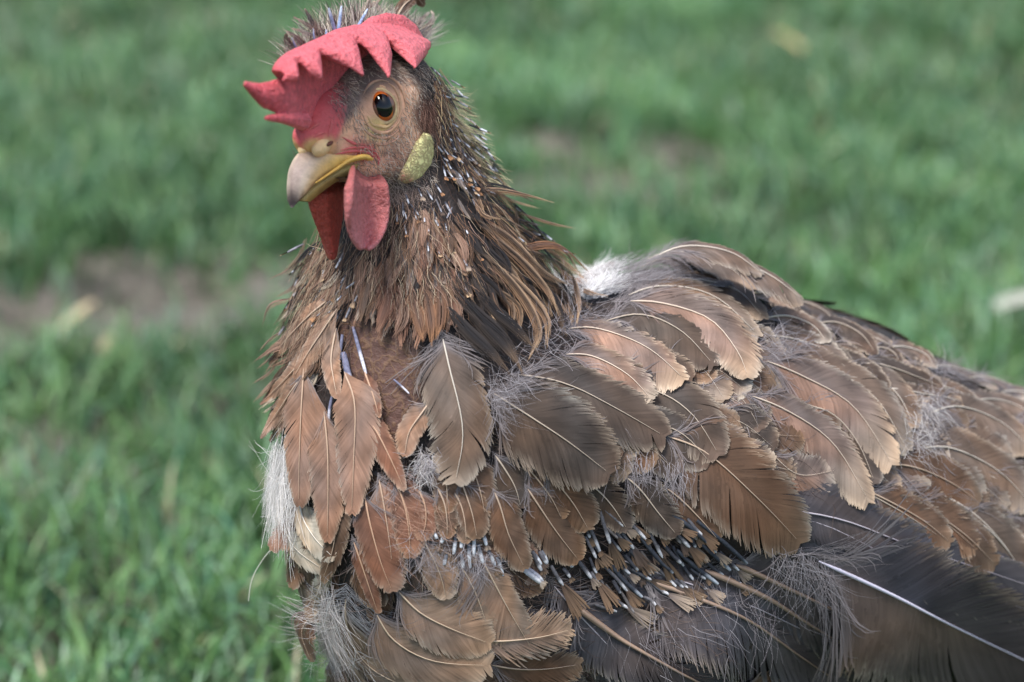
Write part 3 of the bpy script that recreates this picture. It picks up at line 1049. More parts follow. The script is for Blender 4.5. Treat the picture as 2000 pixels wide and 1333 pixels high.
lw2 = np.interp(np.linspace(0, 1, 14), [0, .5, 1], [10, 6, 2])
for i in range(14):
    t_ = HP(*Tl[i], lw2[i])
    m_ = HP(*Tl[i], 0) - hu * .0025 + hf * -.004
    arc = [(1 - s_) ** 2 * m_ + 2 * s_ * (1 - s_) * (m_ + hl * lw2[i] * MM) + s_ * s_ * t_ for s_ in np.linspace(0, 1, 6)]
    V2.append([mirror(p_) for p_ in arc[:0:-1]] + arc)
V2 = np.array(V2)
a_, b_ = V2.shape[:2]
i = np.arange(a_ * b_).reshape(a_, b_)
F_ = np.concatenate([np.stack([i[:-1, :-1], i[1:, :-1], i[1:, 1:], i[:-1, 1:]], -1).reshape(-1, 4),
                     np.stack([i[:-1, -1], i[1:, -1], i[1:, 0], i[:-1, 0]], -1)])
link('lower_beak', mesh_np('lower_beak', V2.reshape(-1, 3), F_, np.repeat(S(204, 178, 108)[None], a_ * b_, 0)), M['beak'], hen)
# yellow fleshy gape along the corner of the mouth, on both sides
gp = spline([(727, 312), (712, 307), (694, 309), (676, 317), (655, 332), (634, 346), (616, 358)], 26)
gl = np.interp(np.linspace(0, 1, 26), [0, .3, 1], [15.5, 13.5, 7.8])
Pg = np.array([HP(gp[i, 0], gp[i, 1], gl[i]) for i in range(26)])
rg = np.interp(np.linspace(0, 1, 26), [0, .08, .5, 1], [.7, 1.5, 1.0, .3]) * MM
cg = S(216, 172, 82) * np.ones((26, 1))
tube_obj('gape', Pg, rg, cg, M['beak'], ub, np.tile(hu, (26, 1)), 8, .8)
tube_obj('gape', mirror(Pg) + hl * .0025, rg * .8, cg, M['beak'], ub, np.tile(hu, (26, 1)), 8, .8)


def ball(name, cen, ax, rad, col, mat, parent, nu=20, nv_=12):
    """ellipsoid: ax three directions, rad three radii"""
    th_ = np.linspace(0, math.pi, nv_); ph = np.linspace(0, 2 * math.pi, nu, endpoint=False)
    Tt, Ph = np.meshgrid(th_, ph, indexing='ij')
    X = np.stack([np.sin(Tt) * np.cos(Ph), np.sin(Tt) * np.sin(Ph), np.cos(Tt)], -1)
    V_ = cen + X[..., :1] * ax[0] * rad[0] + X[..., 1:2] * ax[1] * rad[1] + X[..., 2:] * ax[2] * rad[2]
    i = np.arange(nu * nv_).reshape(nv_, nu)
    j = np.roll(i, -1, 1)
    F_ = np.stack([i[:-1], i[1:], j[1:], j[:-1]], -1).reshape(-1, 4)
    return link(name, mesh_np(name, V_.reshape(-1, 3), F_, np.repeat(np.asarray(col)[None], nu * nv_, 0)), mat, parent)


def on_head(px, py):
    p, n_ = cast(px, py)
    return p, n_


p, n_ = HP(621, 288, 4.2), hl
for mir in (False, True):
    f_ = (lambda q_: mirror(q_)) if mir else (lambda q_: q_)
    nn = -hl if mir else hl
    d1 = nrm(HP(640, 280, 7) - HP(606, 302, 7))
    c_ = ball('nostril', f_(p) + hl * (.0016 if not mir else .0036), (d1, np.cross(nn, d1), nn), (.0056, .0033, .0028), S(226, 190, 140), M['skin'], ub, 24, 14)
    ball('nostril_slit', f_(HP(636, 281, 6.6)) + hl * (.0018 if not mir else .0040), (d1, np.cross(nn, d1), nn), (.0024, .0008, .0010), S(104, 64, 52), M['skin'], c_, 12, 7)

# eyes
p, n_ = cast(748, 207)
eax = nrm(hl * .38 + cw(0, .08, 1) * .8)
EC = p - eax * .0042
for mir in (False, True):
    cen_ = mirror(EC) if mir else EC
    ax_ = (mirror(HC + eax) - HC) if mir else eax
    up_ = nrm(hu - ax_ * (hu @ ax_)); sd_ = np.cross(up_, ax_)
    eye = ball('eye', cen_, (sd_, up_, ax_), (.0063, .0067, .0063), S(120, 80, 62), M['eye'], hen, 36, 24)

    def cap(name, a0, a1, r, c0, c1, col_noise=0., parent=eye):
        aa = np.linspace(a0, a1, 12); ph = np.linspace(0, 2 * math.pi, 48, endpoint=False)
        A_, Ph = np.meshgrid(aa, ph, indexing='ij')
        Vc = cen_ + r * (np.sin(A_)[..., None] * (np.cos(Ph)[..., None] * sd_ * .80 + np.sin(Ph)[..., None] * up_ * 1.03) + np.cos(A_)[..., None] * ax_)
        w = np.linspace(0, 1, 12)[:, None, None]
        cc = c0 * (1 - w) + c1 * w
        cc = cc * (1 + col_noise * np.random.default_rng(2).normal(0, 1, (1, 48, 1))) * np.ones((12, 48, 1))
        i = np.arange(12 * 48).reshape(12, 48); j = np.roll(i, -1, 1)
        F_ = np.stack([i[:-1], i[1:], j[1:], j[:-1]], -1).reshape(-1, 4)
        return link(name, mesh_np(name, Vc.reshape(-1, 3), F_, cc.reshape(-1, 3)), M['eye'], parent)
    cap('iris', R(41), R(64), .00672, S(196, 100, 36), S(150, 62, 26), .10)
    cap('pupil', R(.5), R(43), .00674, S(6, 6, 7), S(10, 8, 8))
    for nm, rr_, a_, tr, cl in (('eyelid', .0070, R(67), .0007, S(206, 178, 132)), ('eyelid', .0076, R(76), .0010, S(208, 164, 126))):
        ph = np.linspace(0, 2 * math.pi, 41)
        Pt = cen_ + rr_ * (math.sin(a_) * (np.cos(ph)[:, None] * sd_ * .84 + np.sin(ph)[:, None] * up_ * 1.06) + math.cos(a_) * ax_)
        tube_obj(nm, Pt, np.full(41, tr) * (1 + .12 * np.sin(ph * 7)), np.tile(cl, (41, 1)), M['skin'], eye, np.tile(ax_, (41, 1)), 8)

# ear lobes
lob = dense([(828, 258, 836, 261), (820, 267, 842, 269), (811, 278, 846, 279), (803, 295, 847, 300), (794, 315, 841, 322), (782, 335, 822, 346), (775, 350, 792, 360)], 4)
gr = []
for i, (a_, b_, c_, d_) in enumerate(lob):
    row = []
    for s_ in np.linspace(0, 1, 8):
        h_, n_ = cast(a_ * (1 - s_) + c_ * s_, b_ * (1 - s_) + d_ * s_)
        if h_ is None: h_ = HP(a_ * (1 - s_) + c_ * s_, b_ * (1 - s_) + d_ * s_, 14)
        row.append((h_ - CAM) @ FWD)
    gr.append(row)
gr = np.array(gr)
gr = np.minimum(gr, np.median(gr) + .006)
for _ in range(6):
    gr[1:-1] = (gr[:-2] + 2 * gr[1:-1] + gr[2:]) / 4; gr[:, 1:-1] = (gr[:, :-2] + 2 * gr[:, 1:-1] + gr[:, 2:]) / 4
Gp = np.array([[W(a_ * (1 - s_) + c_ * s_, b_ * (1 - s_) + d_ * s_, D0 - gr[i, j] + .0007 + .0015 * math.sin(s_ * 3.14)) for j, s_ in enumerate(np.linspace(0, 1, 8))] for i, (a_, b_, c_, d_) in enumerate(lob)])


def lobe_col(V):
    q_ = np.minimum(np.linalg.norm(V - Gp[-1].mean(0), axis=1), np.linalg.norm(V - mirror(Gp[-1].mean(0)), axis=1))
    w = np.clip(1 - (q_ - .0035) / .003, 0, 1)[:, None]
    return (S(236, 226, 158) * (1 - w) + S(204, 140, 118) * w) * (1 + .10 * np.sin(V[:, 2] * 900 + 2 * np.sin(V[:, 0] * 700)))[:, None]


LT = np.array([[.35, .8, 1, 1, 1, 1, .8, .35]]) * .0028 * np.interp(np.arange(len(Gp)), [0, 2, len(Gp) - 3, len(Gp) - 1], [.4, 1, 1, .4])[:, None]
fused('earlobe', [sheet(Gp, LT)], .0007, 4, M['lobe'], lobe_col, hen)
fused('earlobe', [sheet(mirror(Gp), LT)], .0007, 4, M['lobe'], lobe_col, hen)

# creases of the bare face: under and behind the eye, and at the corner of the mouth
def crease(pts, r, col, n=16):
    C_, N_, Q_ = surf_line(pts, n, .0001, .0001, smooth=2)
    rr = r * MM * np.sin(np.linspace(.15, 3.0, n))
    ob = tube_obj('skin_fold', C_, rr, np.tile(S(*col), (n, 1)), M['skin'], hen, N_, 6, .7)


for kx, ky, a0, a1, r, col in [(33, 42, 20, 150, .75, (214, 176, 128)), (41, 52, 10, 165, .8, (206, 158, 126)), (50, 63, 25, 150, .7, (200, 150, 122)), (36, 46, -70, 20, .7, (206, 162, 128)),
                               (46, 58, -75, 10, .8, (202, 156, 126)), (40, 50, 200, 290, .6, (176, 140, 118)), (58, 76, 30, 120, .6, (196, 146, 120))]:
    crease([(746 + kx * math.cos(R(a)), 207 + ky * math.sin(R(a)) + 1.5 * math.sin(a * .37)) for a in np.linspace(a0, a1, 6)], r, col)
for pts, r in [([(655, 302), (685, 296), (712, 297), (732, 306)], .7), ([(665, 294), (695, 288), (722, 291), (738, 304)], .6), ([(735, 300), (740, 312), (738, 324)], .6), ([(668, 268), (690, 280), (712, 284)], .6)]:
    crease(pts, r, (208, 104, 102))
for pts in [[(600, 256), (615, 246), (628, 240)], [(640, 268), (646, 250), (648, 232)], [(612, 270), (622, 262), (634, 260)]]:
    crease(pts, .7, (206, 104, 102))

# ------------------------------------------------------------------ plumage traced on the near side
FE = 'wing_feather'
big = [
    # upper back, from the crown of the back down
    ('back_feather', [(1380, 505), (1450, 516), (1510, 546), (1566, 592)], 20, 44, 'taupe', dict(z=-1, lift=(0, 2.5))),
    ('back_feather', [(1262, 522), (1335, 495), (1420, 508), (1480, 552)], 20, 34, 'taupe', dict(z=3, down=.3)),
    ('back_feather', [(1236, 530), (1318, 507), (1400, 528), (1468, 582)], 26, 38, 'taupe', dict(z=4, down=.35)),
    ('back_feather', [(1225, 545), (1300, 520), (1370, 540), (1420, 572)], 16, 42, 'dark', dict(z=3.5, down=.3, tipc=.4)),
    ('back_feather', [(1240, 575), (1340, 556), (1430, 575), (1486, 632)], 24, 36, 'taupe', dict(z=2)),
    ('back_feather', [(1195, 600), (1290, 571), (1390, 592), (1475, 668)], 22, 48, 'taupe', dict(z=4.5, down=.3, fringe=.25)),
    ('back_feather', [(1160, 640), (1250, 622), (1330, 655), (1392, 722)], 32, 48, 'dark', dict(z=2.5)),
    (FE, [(1215, 600), (1290, 604), (1380, 634), (1432, 695), (1452, 748)], 42, 46, 'salmon', dict(z=6, fringe=.3, down=.12, tipc=.3)),
    (FE, [(1075, 652), (1165, 653), (1260, 688), (1335, 752)], 24, 80, 'salmon', dict(z=5, fringe=.35, down=.2, splits=6)),
    (FE, [(1085, 700), (1150, 706), (1220, 740), (1268, 788)], 30, 45, 'salmon', dict(z=4.5, fringe=.4, splits=5, down=.15)),
    (FE, [(990, 732), (1090, 752), (1190, 798), (1300, 858)], 48, 58, 'dark', dict(z=3, down=.14)),
    (FE, [(1190, 760), (1280, 770), (1350, 815), (1402, 893)], 46, 62, 'dark', dict(z=2.5, down=.1)),
    (FE, [(1160, 800), (1250, 820), (1330, 850), (1385, 905)], 30, 60, 'dark', dict(z=1.5)),
    (FE, [(948, 762), (1010, 800), (1100, 858), (1192, 925)], 72, 78, 'dark', dict(z=4.5, down=.16, tipc=.1, splits=4)),
    (FE, [(1290, 850), (1375, 885), (1470, 968), (1560, 1060)], 68, 82, 'brown', dict(z=3, down=.1, tipc=.22, splits=4, blotch=.16)),
    (FE, [(1440, 770), (1530, 808), (1620, 872), (1690, 985)], 34, 50, 'salmon', dict(z=4, fringe=.22, tipc=.3)),
    (FE, [(1550, 790), (1620, 812), (1670, 870), (1702, 948)], 40, 40, 'dark', dict(z=2)),
    (FE, [(1465, 702), (1560, 742), (1660, 802), (1735, 915)], 46, 66, 'salmon', dict(z=5, fringe=.15, splits=5, tipc=.3)),
    (FE, [(1500, 690), (1600, 722), (1700, 780), (1765, 885)], 36, 44, 'taupe', dict(z=3.2)),
    (FE, [(1630, 722), (1700, 738), (1750, 780), (1778, 840)], 34, 40, 'taupe', dict(z=2)),
    # the scalloped row along the top of the back
    ('back_feather', [(1430, 586), (1490, 584), (1535, 604), (1556, 642)], 18, 36, 'dark', dict(edge=.75, z=3.2)),
    ('back_feather', [(1475, 632), (1530, 628), (1580, 648), (1606, 680)], 24, 40, 'taupe', dict(edge=.75, z=4.2, blotch=.3)),
    ('back_feather', [(1530, 592), (1570, 594), (1610, 614), (1628, 640)], 16, 34, 'dark', dict(z=0, lift=(0, 3))),
    ('back_feather', [(1575, 645), (1625, 640), (1675, 664), (1702, 702)], 18, 34, 'dark', dict(edge=.75, z=3.7, tipc=.3)),
    ('back_feather', [(1610, 618), (1655, 636), (1690, 660), (1712, 684)], 14, 30, 'taupe', dict(z=0, lift=(0, 3))),
    ('back_feather', [(1655, 640), (1700, 660), (1742, 684)], 14, 30, 'taupe', dict(z=0, lift=(0, 3))),
    ('back_feather', [(1690, 686), (1720, 688), (1740, 700), (1748, 718)], 14, 24, 'dark', dict(edge=.75, z=3.2)),
    ('back_feather', [(1725, 686), (1760, 686), (1800, 702), (1816, 728)], 16, 30, 'taupe', dict(edge=.75, z=2.7)),
    ('back_feather', [(1660, 716), (1720, 722), (1790, 748), (1832, 768)], 20, 34, 'dark', dict(edge=.75, z=4.2, tipc=.3)),
    ('back_feather', [(1690, 760), (1750, 766), (1820, 780), (1870, 790)], 18, 40, 'taupe', dict(edge=.75, z=2.7)),
    ('back_feather', [(1800, 720), (1850, 722), (1900, 740), (1940, 770)], 16, 28, 'taupe', dict(z=1, down=.4)),
    ('back_feather', [(1870, 745), (1920, 744), (1965, 760), (2005, 790)], 14, 30, 'taupe', dict(z=1, down=.4)),
    ('back_feather', [(1930, 775), (1990, 776), (2060, 800), (2110, 840)], 26, 36, 'taupe', dict(z=3, down=.3)),
    (FE, [(1786, 822), (1860, 800), (1945, 832), (2006, 886)], 32, 54, 'taupe', dict(z=4, down=.28, downlen=1.5)),
    (FE, [(1775, 880), (1850, 878), (1940, 922), (2010, 990)], 44, 60, 'taupe', dict(z=3, down=.2, downlen=1.3)),
    (FE, [(1700, 905), (1780, 915), (1850, 945), (1905, 985)], 44, 60, 'brown', dict(z=2.5)),
    (FE, [(1900, 920), (1960, 950), (2020, 1010), (2070, 1070)], 50, 60, 'taupe', dict(z=2.5, fringe=.2)),
    (FE, [(1820, 960), (1890, 1000), (1950, 1060), (1990, 1120)], 50, 55, 'taupe', dict(z=2, fringe=.3)),
    (FE, [(1720, 950), (1790, 990), (1850, 1030), (1900, 1075)], 44, 44, 'brown', dict(z=1.2, fringe=.3, loose=.3)),
    (FE, [(1640, 940), (1710, 975), (1770, 1010), (1830, 1050)], 38, 44, 'dark', dict(z=.8, fringe=.3, loose=.3)),
    (FE, [(1850, 985), (1910, 1025), (1960, 1075), (2000, 1132)], 46, 48, 'taupe', dict(z=3, fringe=.15)),
    (FE, [(1930, 1000), (1990, 1045), (2040, 1100), (2080, 1160)], 46, 50, 'taupe', dict(z=2.6, fringe=.15)),
    (FE, [(1755, 970), (1825, 1008), (1885, 1052), (1935, 1105)], 42, 46, 'brown', dict(z=2.4, fringe=.15)),
    (FE, [(1680, 955), (1740, 985), (1800, 1020), (1850, 1062)], 36, 42, 'brown', dict(z=2, fringe=.2)),
    # small coverts over the quills
    ('covert_feather', [(1055, 912), (1090, 945), (1122, 985), (1148, 1030)], 44, 44, 'brown', dict(z=3, splits=2)),
    ('covert_feather', [(1022, 940), (1050, 985), (1085, 1038), (1126, 1092)], 44, 46, 'brown', dict(z=4, splits=2)),
    ('covert_feather', [(960, 950), (975, 990), (990, 1045), (1020, 1108)], 36, 34, 'brown', dict(z=5, splits=2)),
    ('covert_feather', [(895, 930), (908, 965), (920, 1005), (928, 1050)], 34, 30, 'brown', dict(z=3.5)),
    ('covert_feather', [(1215, 925), (1250, 955), (1285, 998), (1322, 1040)], 38, 42, 'dark', dict(z=2.4)),
    ('covert_feather', [(1120, 930), (1160, 950), (1195, 985), (1225, 1030)], 36, 40, 'dark', dict(z=1.6, loose=.2)),
    ('covert_feather', [(1290, 945), (1330, 975), (1370, 1015), (1400, 1050)], 30, 34, 'brown', dict(z=1.2)),
    ('covert_feather', [(850, 945), (866, 980), (872, 1015), (872, 1048)], 22, 22, 'brown', dict(z=3)),
    ('covert_feather', [(880, 950), (898, 985), (906, 1020), (908, 1058)], 22, 22, 'brown', dict(z=2.6)),
    ('covert_feather', [(815, 950), (830, 985), (832, 1020), (822, 1052)], 24, 24, 'rust', dict(z=2.4, loose=.2)),
    ('covert_feather', [(905, 872), (922, 915), (936, 960), (944, 1005)], 34, 34, 'brown', dict(z=2)),
    ('covert_feather', [(960, 880), (985, 915), (1005, 950), (1015, 990)], 38, 38, 'dark', dict(z=1.6)),
    ('covert_feather', [(860, 880), (868, 920), (872, 960), (872, 1000)], 26, 26, 'brown', dict(z=1.6)),
    ('covert_feather', [(1020, 900), (1050, 935), (1075, 970), (1095, 1010)], 40, 40, 'brown', dict(z=2)),
    ('back_feather', [(1480, 660), (1540, 668), (1600, 690), (1650, 730)], 28, 40, 'taupe', dict(z=2.5, edge=.8)),
    ('back_feather', [(1540, 700), (1610, 700), (1680, 725), (1730, 770)], 26, 36, 'dark', dict(z=2, edge=.8)),
    ('back_feather', [(1380, 555), (1440, 556), (1500, 580), (1540, 620)], 20, 34, 'taupe', dict(z=2.5, edge=.7)),
    ('back_feather', [(1760, 760), (1810, 756), (1870, 774), (1910, 806)], 20, 34, 'taupe', dict(z=2, edge=.7)),
    ('back_feather', [(1870, 800), (1920, 786), (1980, 800), (2030, 836)], 22, 34, 'taupe', dict(z=2, edge=.7)),
    # front of the breast
    ('breast_feather', [(858, 640), (876, 720), (902, 840), (886, 945)], 58, 62, 'taupe', dict(z=6, down=.22, downlen=1.5, splits=3, camber=.35)),
    ('breast_feather', [(846, 778), (822, 810), (800, 845), (792, 890)], 24, 24, 'tan', dict(z=3, splits=1)),
    ('breast_feather', [(606, 715), (602, 800), (600, 890), (600, 986)], 52, 42, 'chest', dict(z=6, down=.05, sharp=.28, point=1.5, splits=3)),
    ('breast_feather', [(640, 800), (648, 880), (650, 970), (650, 1055)], 40, 44, 'chest', dict(z=4, down=.04, sharp=.28, point=1.5)),
    ('breast_feather', [(680, 728), (700, 790), (699, 895), (696, 1002)], 48, 44, 'chest', dict(z=6, down=.0, sharp=.34, point=1.5, splits=3)),
    ('breast_feather', [(704, 790), (738, 840), (768, 900), (792, 955)], 22, 30, 'rust', dict(z=4, down=.02, sharp=.28, point=1.5, loose=.2)),
    ('breast_feather', [(716, 728), (728, 760), (738, 790), (745, 815)], 13, 13, 'rust', dict(z=3, down=.0, sharp=.28, point=1.5)),
    ('breast_feather', [(664, 640), (655, 700), (660, 740), (668, 778)], 16, 22, 'tan', dict(z=4, down=.04, sharp=.3)),
    ('breast_feather', [(668, 605), (640, 650), (610, 700), (590, 740)], 26, 22, 'tan', dict(z=5, down=.03, sharp=.28, point=1.5)),
    ('breast_feather', [(650, 590), (612, 625), (575, 670), (548, 715)], 20, 20, 'tan', dict(z=5, down=.04, sharp=.28, point=1.3, blotch=.3)),
    ('breast_feather', [(640, 660), (602, 705), (566, 750), (530, 790)], 22, 22, 'tan', dict(z=4, down=.04, sharp=.28, point=1.3, blotch=.25)),
    ('breast_feather', [(620, 715), (585, 760), (556, 810), (530, 855)], 18, 18, 'tan', dict(z=4, down=.04, sharp=.3)),
    ('breast_feather', [(596, 770), (578, 800), (560, 830), (545, 862)], 14, 14, 'chest', dict(z=3, down=.04, sharp=.3)),
    ('breast_feather', [(632, 930), (660, 990), (660, 1060), (640, 1130)], 30, 30, 'brown', dict(z=3, sharp=.28, point=1.5)),
    ('breast_feather', [(716, 960), (728, 1020), (748, 1090), (772, 1148)], 48, 34, 'rust', dict(z=5, down=.12, downlen=1.4, splits=3)),
    ('breast_feather', [(760, 890), (780, 950), (800, 1010), (806, 1070)], 40, 30, 'rust', dict(z=2, loose=.4, fringe=.4)),
    ('breast_feather', [(690, 1040), (712, 1100), (730, 1150), (745, 1190)], 18, 18, 'rust', dict(z=3, sharp=.3)),
    ('breast_feather', [(560, 900), (556, 980), (580, 1060), (640, 1108)], 46, 26, 'cream', dict(z=1, down=.35, downlen=1.5, downcol=S(206, 200, 194))),
    ('breast_feather', [(590, 960), (600, 1010), (625, 1050), (660, 1085)], 30, 30, 'cream', dict(z=2, down=.1)),
    ('breast_feather', [(600, 1050), (592, 1100), (600, 1150), (618, 1200)], 42, 22, 'lower', dict(z=1, down=.1)),
    ('breast_feather', [(650, 1080), (640, 1120), (628, 1160), (622, 1200)], 16, 20, 'cream', dict(z=2, down=.1)),
    ('breast_feather', [(682, 1130), (690, 1220), (740, 1296), (856, 1350)], 46, 34, 'lower', dict(z=5, down=.3, downlen=2.2, downcol=S(196, 192, 196))),
    ('breast_feather', [(735, 1180), (775, 1240), (850, 1280), (958, 1290)], 88, 66, 'lower', dict(z=6, down=.14, splits=6, fringe=.15)),
    ('breast_feather', [(772, 1140), (820, 1188), (880, 1220), (958, 1250)], 56, 60, 'lower', dict(z=4.5, down=.14)),
    ('breast_feather', [(930, 1075), (965, 1140), (995, 1195), (1036, 1265)], 30, 74, 'lower', dict(z=3.5, down=.22, downlen=1.3)),
    ('breast_feather', [(930, 1246), (985, 1246), (1050, 1238), (1112, 1222)], 52, 48, 'lower', dict(z=5, down=.05, fringe=.4, loose=.45, splits=4)),
    ('breast_feather', [(940, 1290), (1000, 1300), (1060, 1300), (1130, 1290)], 40, 60, 'brown', dict(z=3, fringe=.3, loose=.3)),
    ('breast_feather', [(850, 1310), (930, 1330), (1010, 1345), (1090, 1360)], 46, 60, 'brown', dict(z=4, fringe=.3, loose=.2)),
    ('breast_feather', [(690, 1250), (710, 1310), (760, 1370), (830, 1410)], 40, 40, 'lower', dict(z=3, down=.3, downlen=1.6)),
    ('breast_feather', [(640, 1180), (655, 1240), (690, 1310), (730, 1370)], 36, 26, 'lower', dict(z=1, down=.45, downlen=2.0, downcol=S(200, 198, 200))),
    ('breast_feather', [(770, 930), (790, 980), (800, 1030), (804, 1085)], 34, 30, 'rust', dict(z=3.2, fringe=.15)),
    ('breast_feather', [(740, 920), (752, 980), (762, 1040), (770, 1095)], 30, 28, 'chest', dict(z=3, fringe=.12)),
    ('breast_feather', [(820, 1040), (842, 1080), (860, 1120), (872, 1165)], 36, 34, 'lower', dict(z=2.4, down=.25)),
    ('breast_feather', [(890, 1090), (915, 1130), (935, 1175), (950, 1220)], 40, 38, 'lower', dict(z=2.2, down=.25)),
    # long quills of the folded wing
    ('flight_feather', [(1500, 990), (1640, 1015), (1800, 1075), (2080, 1165)], 50, 55, 'slate', dict(z=2.2, edge=.3, down=.03, splits=0, tipc=.05, px_per_barb=2.6, cap=.002)),
    ('flight_feather', [(1480, 1010), (1600, 1022), (1790, 1112), (2040, 1200)], 80, 60, 'slate', dict(z=1, edge=.3, down=.04, splits=0, tipc=.05, px_per_barb=2.6, cap=.002)),
    ('flight_feather', [(1560, 960), (1700, 1000), (1880, 1065), (2100, 1130)], 60, 60, 'slate', dict(z=.5, down=.04, splits=0, tipc=.05, px_per_barb=2.6, cap=.002)),
    ('flight_feather', [(1536, 1066), (1725, 1150), (1860, 1216), (2120, 1335)], 120, 190, 'flight', dict(z=3.2, down=.2, downlen=.9, splits=1, tipc=.05, shaft_r=.0009, px_per_barb=2.4, cap=.002)),
    ('flight_feather', [(1419, 1091), (1496, 1126), (1600, 1172), (1800, 1270)], 60, 130, 'slate', dict(z=1.6, down=.14, loose=.1, shaft_r=.0012, px_per_barb=3)),
    ('flight_feather', [(1350, 1098), (1468, 1154), (1569, 1206), (1760, 1320)], 55, 130, 'slate', dict(z=1.6, down=.14, loose=.1, shaft_r=.0014, px_per_barb=3)),
    ('flight_feather', [(1240, 1120), (1348, 1164), (1464, 1217), (1640, 1330)], 55, 120, 'slate', dict(z=1.2, down=.14, loose=.12, shaft_r=.0012, px_per_barb=3)),
    ('flight_feather', [(1100, 1165), (1180, 1224), (1260, 1270), (1450, 1370)], 50, 90, 'slate', dict(z=1.6, down=.14, loose=.12, shaft_r=.0015, px_per_barb=3)),
    ('flight_feather', [(1060, 1120), (1130, 1200), (1220, 1290), (1320, 1390)], 60, 80, 'slate', dict(z=.5, down=.2, px_per_barb=3)),
    ('flight_feather', [(1180, 1080), (1320, 1130), (1480, 1190), (1650, 1260)], 70, 80, 'slate', dict(z=.3, down=.1, px_per_barb=3.4)),
]
shaft_brown = {(1419, 1091), (1350, 1098), (1240, 1120), (1100, 1165)}
PAL['quill'] = dict(PAL['slate'], shaft=S(150, 126, 108))
for nm, pts, wa, wb, pal, kw in big:
    if pts[0] in shaft_brown: pal = 'quill'
    feather(nm, pts, wa, wb, pal, **kw)

# ------------------------------------------------------------------ scattered neck plumage
def inside(poly, x, y):
    c = False
    j = len(poly) - 1
    for i in range(len(poly)):
        xi, yi = poly[i]; xj, yj = poly[j]
        if (yi > y) != (yj > y) and x < (xj - xi) * (y - yi) / (yj - yi) + xi: c = not c
        j = i
    return c


def sample(poly, n, mind, seed):
    g_ = np.random.default_rng(seed)
    P = np.asarray(poly, float)
    lo_, hi_ = P.min(0), P.max(0)
    out, k = [], 0
    while len(out) < n and k < n * 60:
        k += 1
        x, y = g_.uniform(lo_, hi_)
        if inside(poly, x, y) and all((x - a_) ** 2 + (y - b_) ** 2 > mind ** 2 for a_, b_ in out):
            out.append((x, y))
    return out


def lock(name, pts, w, pal, z=2., hairs=34, seed=0, lift=(.3, 3.2)):
    """a soft narrow feather whose barbs lie along it like a lock of hair"""
    g_ = np.random.default_rng(seed)
    C, N, Q = surf_line(pts, 14, (lift[0] + z) * MM, (lift[1] + z) * MM)
    T = nrm(np.gradient(C, axis=0)); B_ = np.cross(nrm(N - (N * T).sum(1, keepdims=True) * T), T)
    P_ = PAL[pal]
    n = hairs
    u_ = np.linspace(0, 1, 14)
    xi = np.sort(g_.uniform(-1, 1, n))
    t0 = g_.uniform(0, .3, n); t1 = np.clip(1.02 - .42 * np.abs(xi) ** 1.5 + g_.normal(0, .05, n), .5, 1.1)
    s_ = np.linspace(0, 1, 8)
    t = t0[:, None] + (t1 - t0)[:, None] * s_[None]
    tc = np.clip(t, 0, 1)
    f3 = lambda A: np.stack([np.interp(tc, u_, A[:, k]) for k in range(3)], -1)
    prof = np.interp(tc, [0, .15, .45, .75, 1.], [.25, .75, 1., .8, .25])
    lat = xi[:, None] * prof * w * PXM + (g_.normal(0, .10, n) * w * PXM)[:, None] * s_[None] ** 2
    P = f3(C) + f3(B_) * lat[..., None] + f3(N) * ((g_.uniform(-.0003, .0005, n) - .0012 * xi ** 2 * w / 12)[:, None] * np.ones((1, 8)))[..., None] \
        + T[-1] * (np.maximum(t - 1, 0) * np.linalg.norm(C[-1] - C[0]))[..., None]
    ax = np.abs(xi)[:, None, None]
    tt = tc[..., None]
    side = np.where(xi[:, None, None] > 0, P_['A'], P_['B'])
    mid = P_.get('mid', P_['base'])
    wm = np.clip(1 - ax / .65, 0, 1) * np.clip((.95 - tt) / .4, 0, 1)
    c = side * (1 - wm) + mid * wm
    wb_ = np.clip((.35 - tt) / .35, 0, 1) * .7
    c = c * (1 - wb_) + P_['base'] * wb_
    wt = np.clip((tt - .7) / .3, 0, 1) * .7
    c = (c * (1 - wt) + P_['tip'] * wt) * g_.uniform(.72, 1.25, n)[:, None, None]
    st = Strips()
    wd = max(2 * w / n * 2.2, 1.1) * PXM
    st.add(P, np.interp(s_, [0, .6, 1], [1, .9, .25])[None] * wd * g_.uniform(.7, 1.2, (n, 1)), c, nrm(N[6] + 0 * P[:, 0]))
    N_TRI[0] += n * 14
    return st.build(name, M['feather'], hen)


def lock_field(name, poly, n, mind, dirf, ln, wd, pals, seed, probs=None, jit=.2, bend=.1, z=1.5, **kw):
    g_ = np.random.default_rng(seed)
    for x, y in sorted(sample(poly, n, mind, seed), key=lambda q_: -q_[1]):
        dx, dy = dirf(x, y)
        a_ = math.atan2(dy, dx) + g_.normal(0, jit)
        L = g_.uniform(*ln); w = g_.uniform(*wd); bd = g_.normal(0, bend) * L
        lock(name, [(x, y), (x + math.cos(a_) * L * .5 - math.sin(a_) * bd, y + math.sin(a_) * L * .5 + math.cos(a_) * bd), (x + math.cos(a_) * L, y + math.sin(a_) * L)],
             w, str(g_.choice(pals, p=probs)), z=z + g_.uniform(-.8, 1.4), seed=int(g_.integers(1 << 30)), **kw)


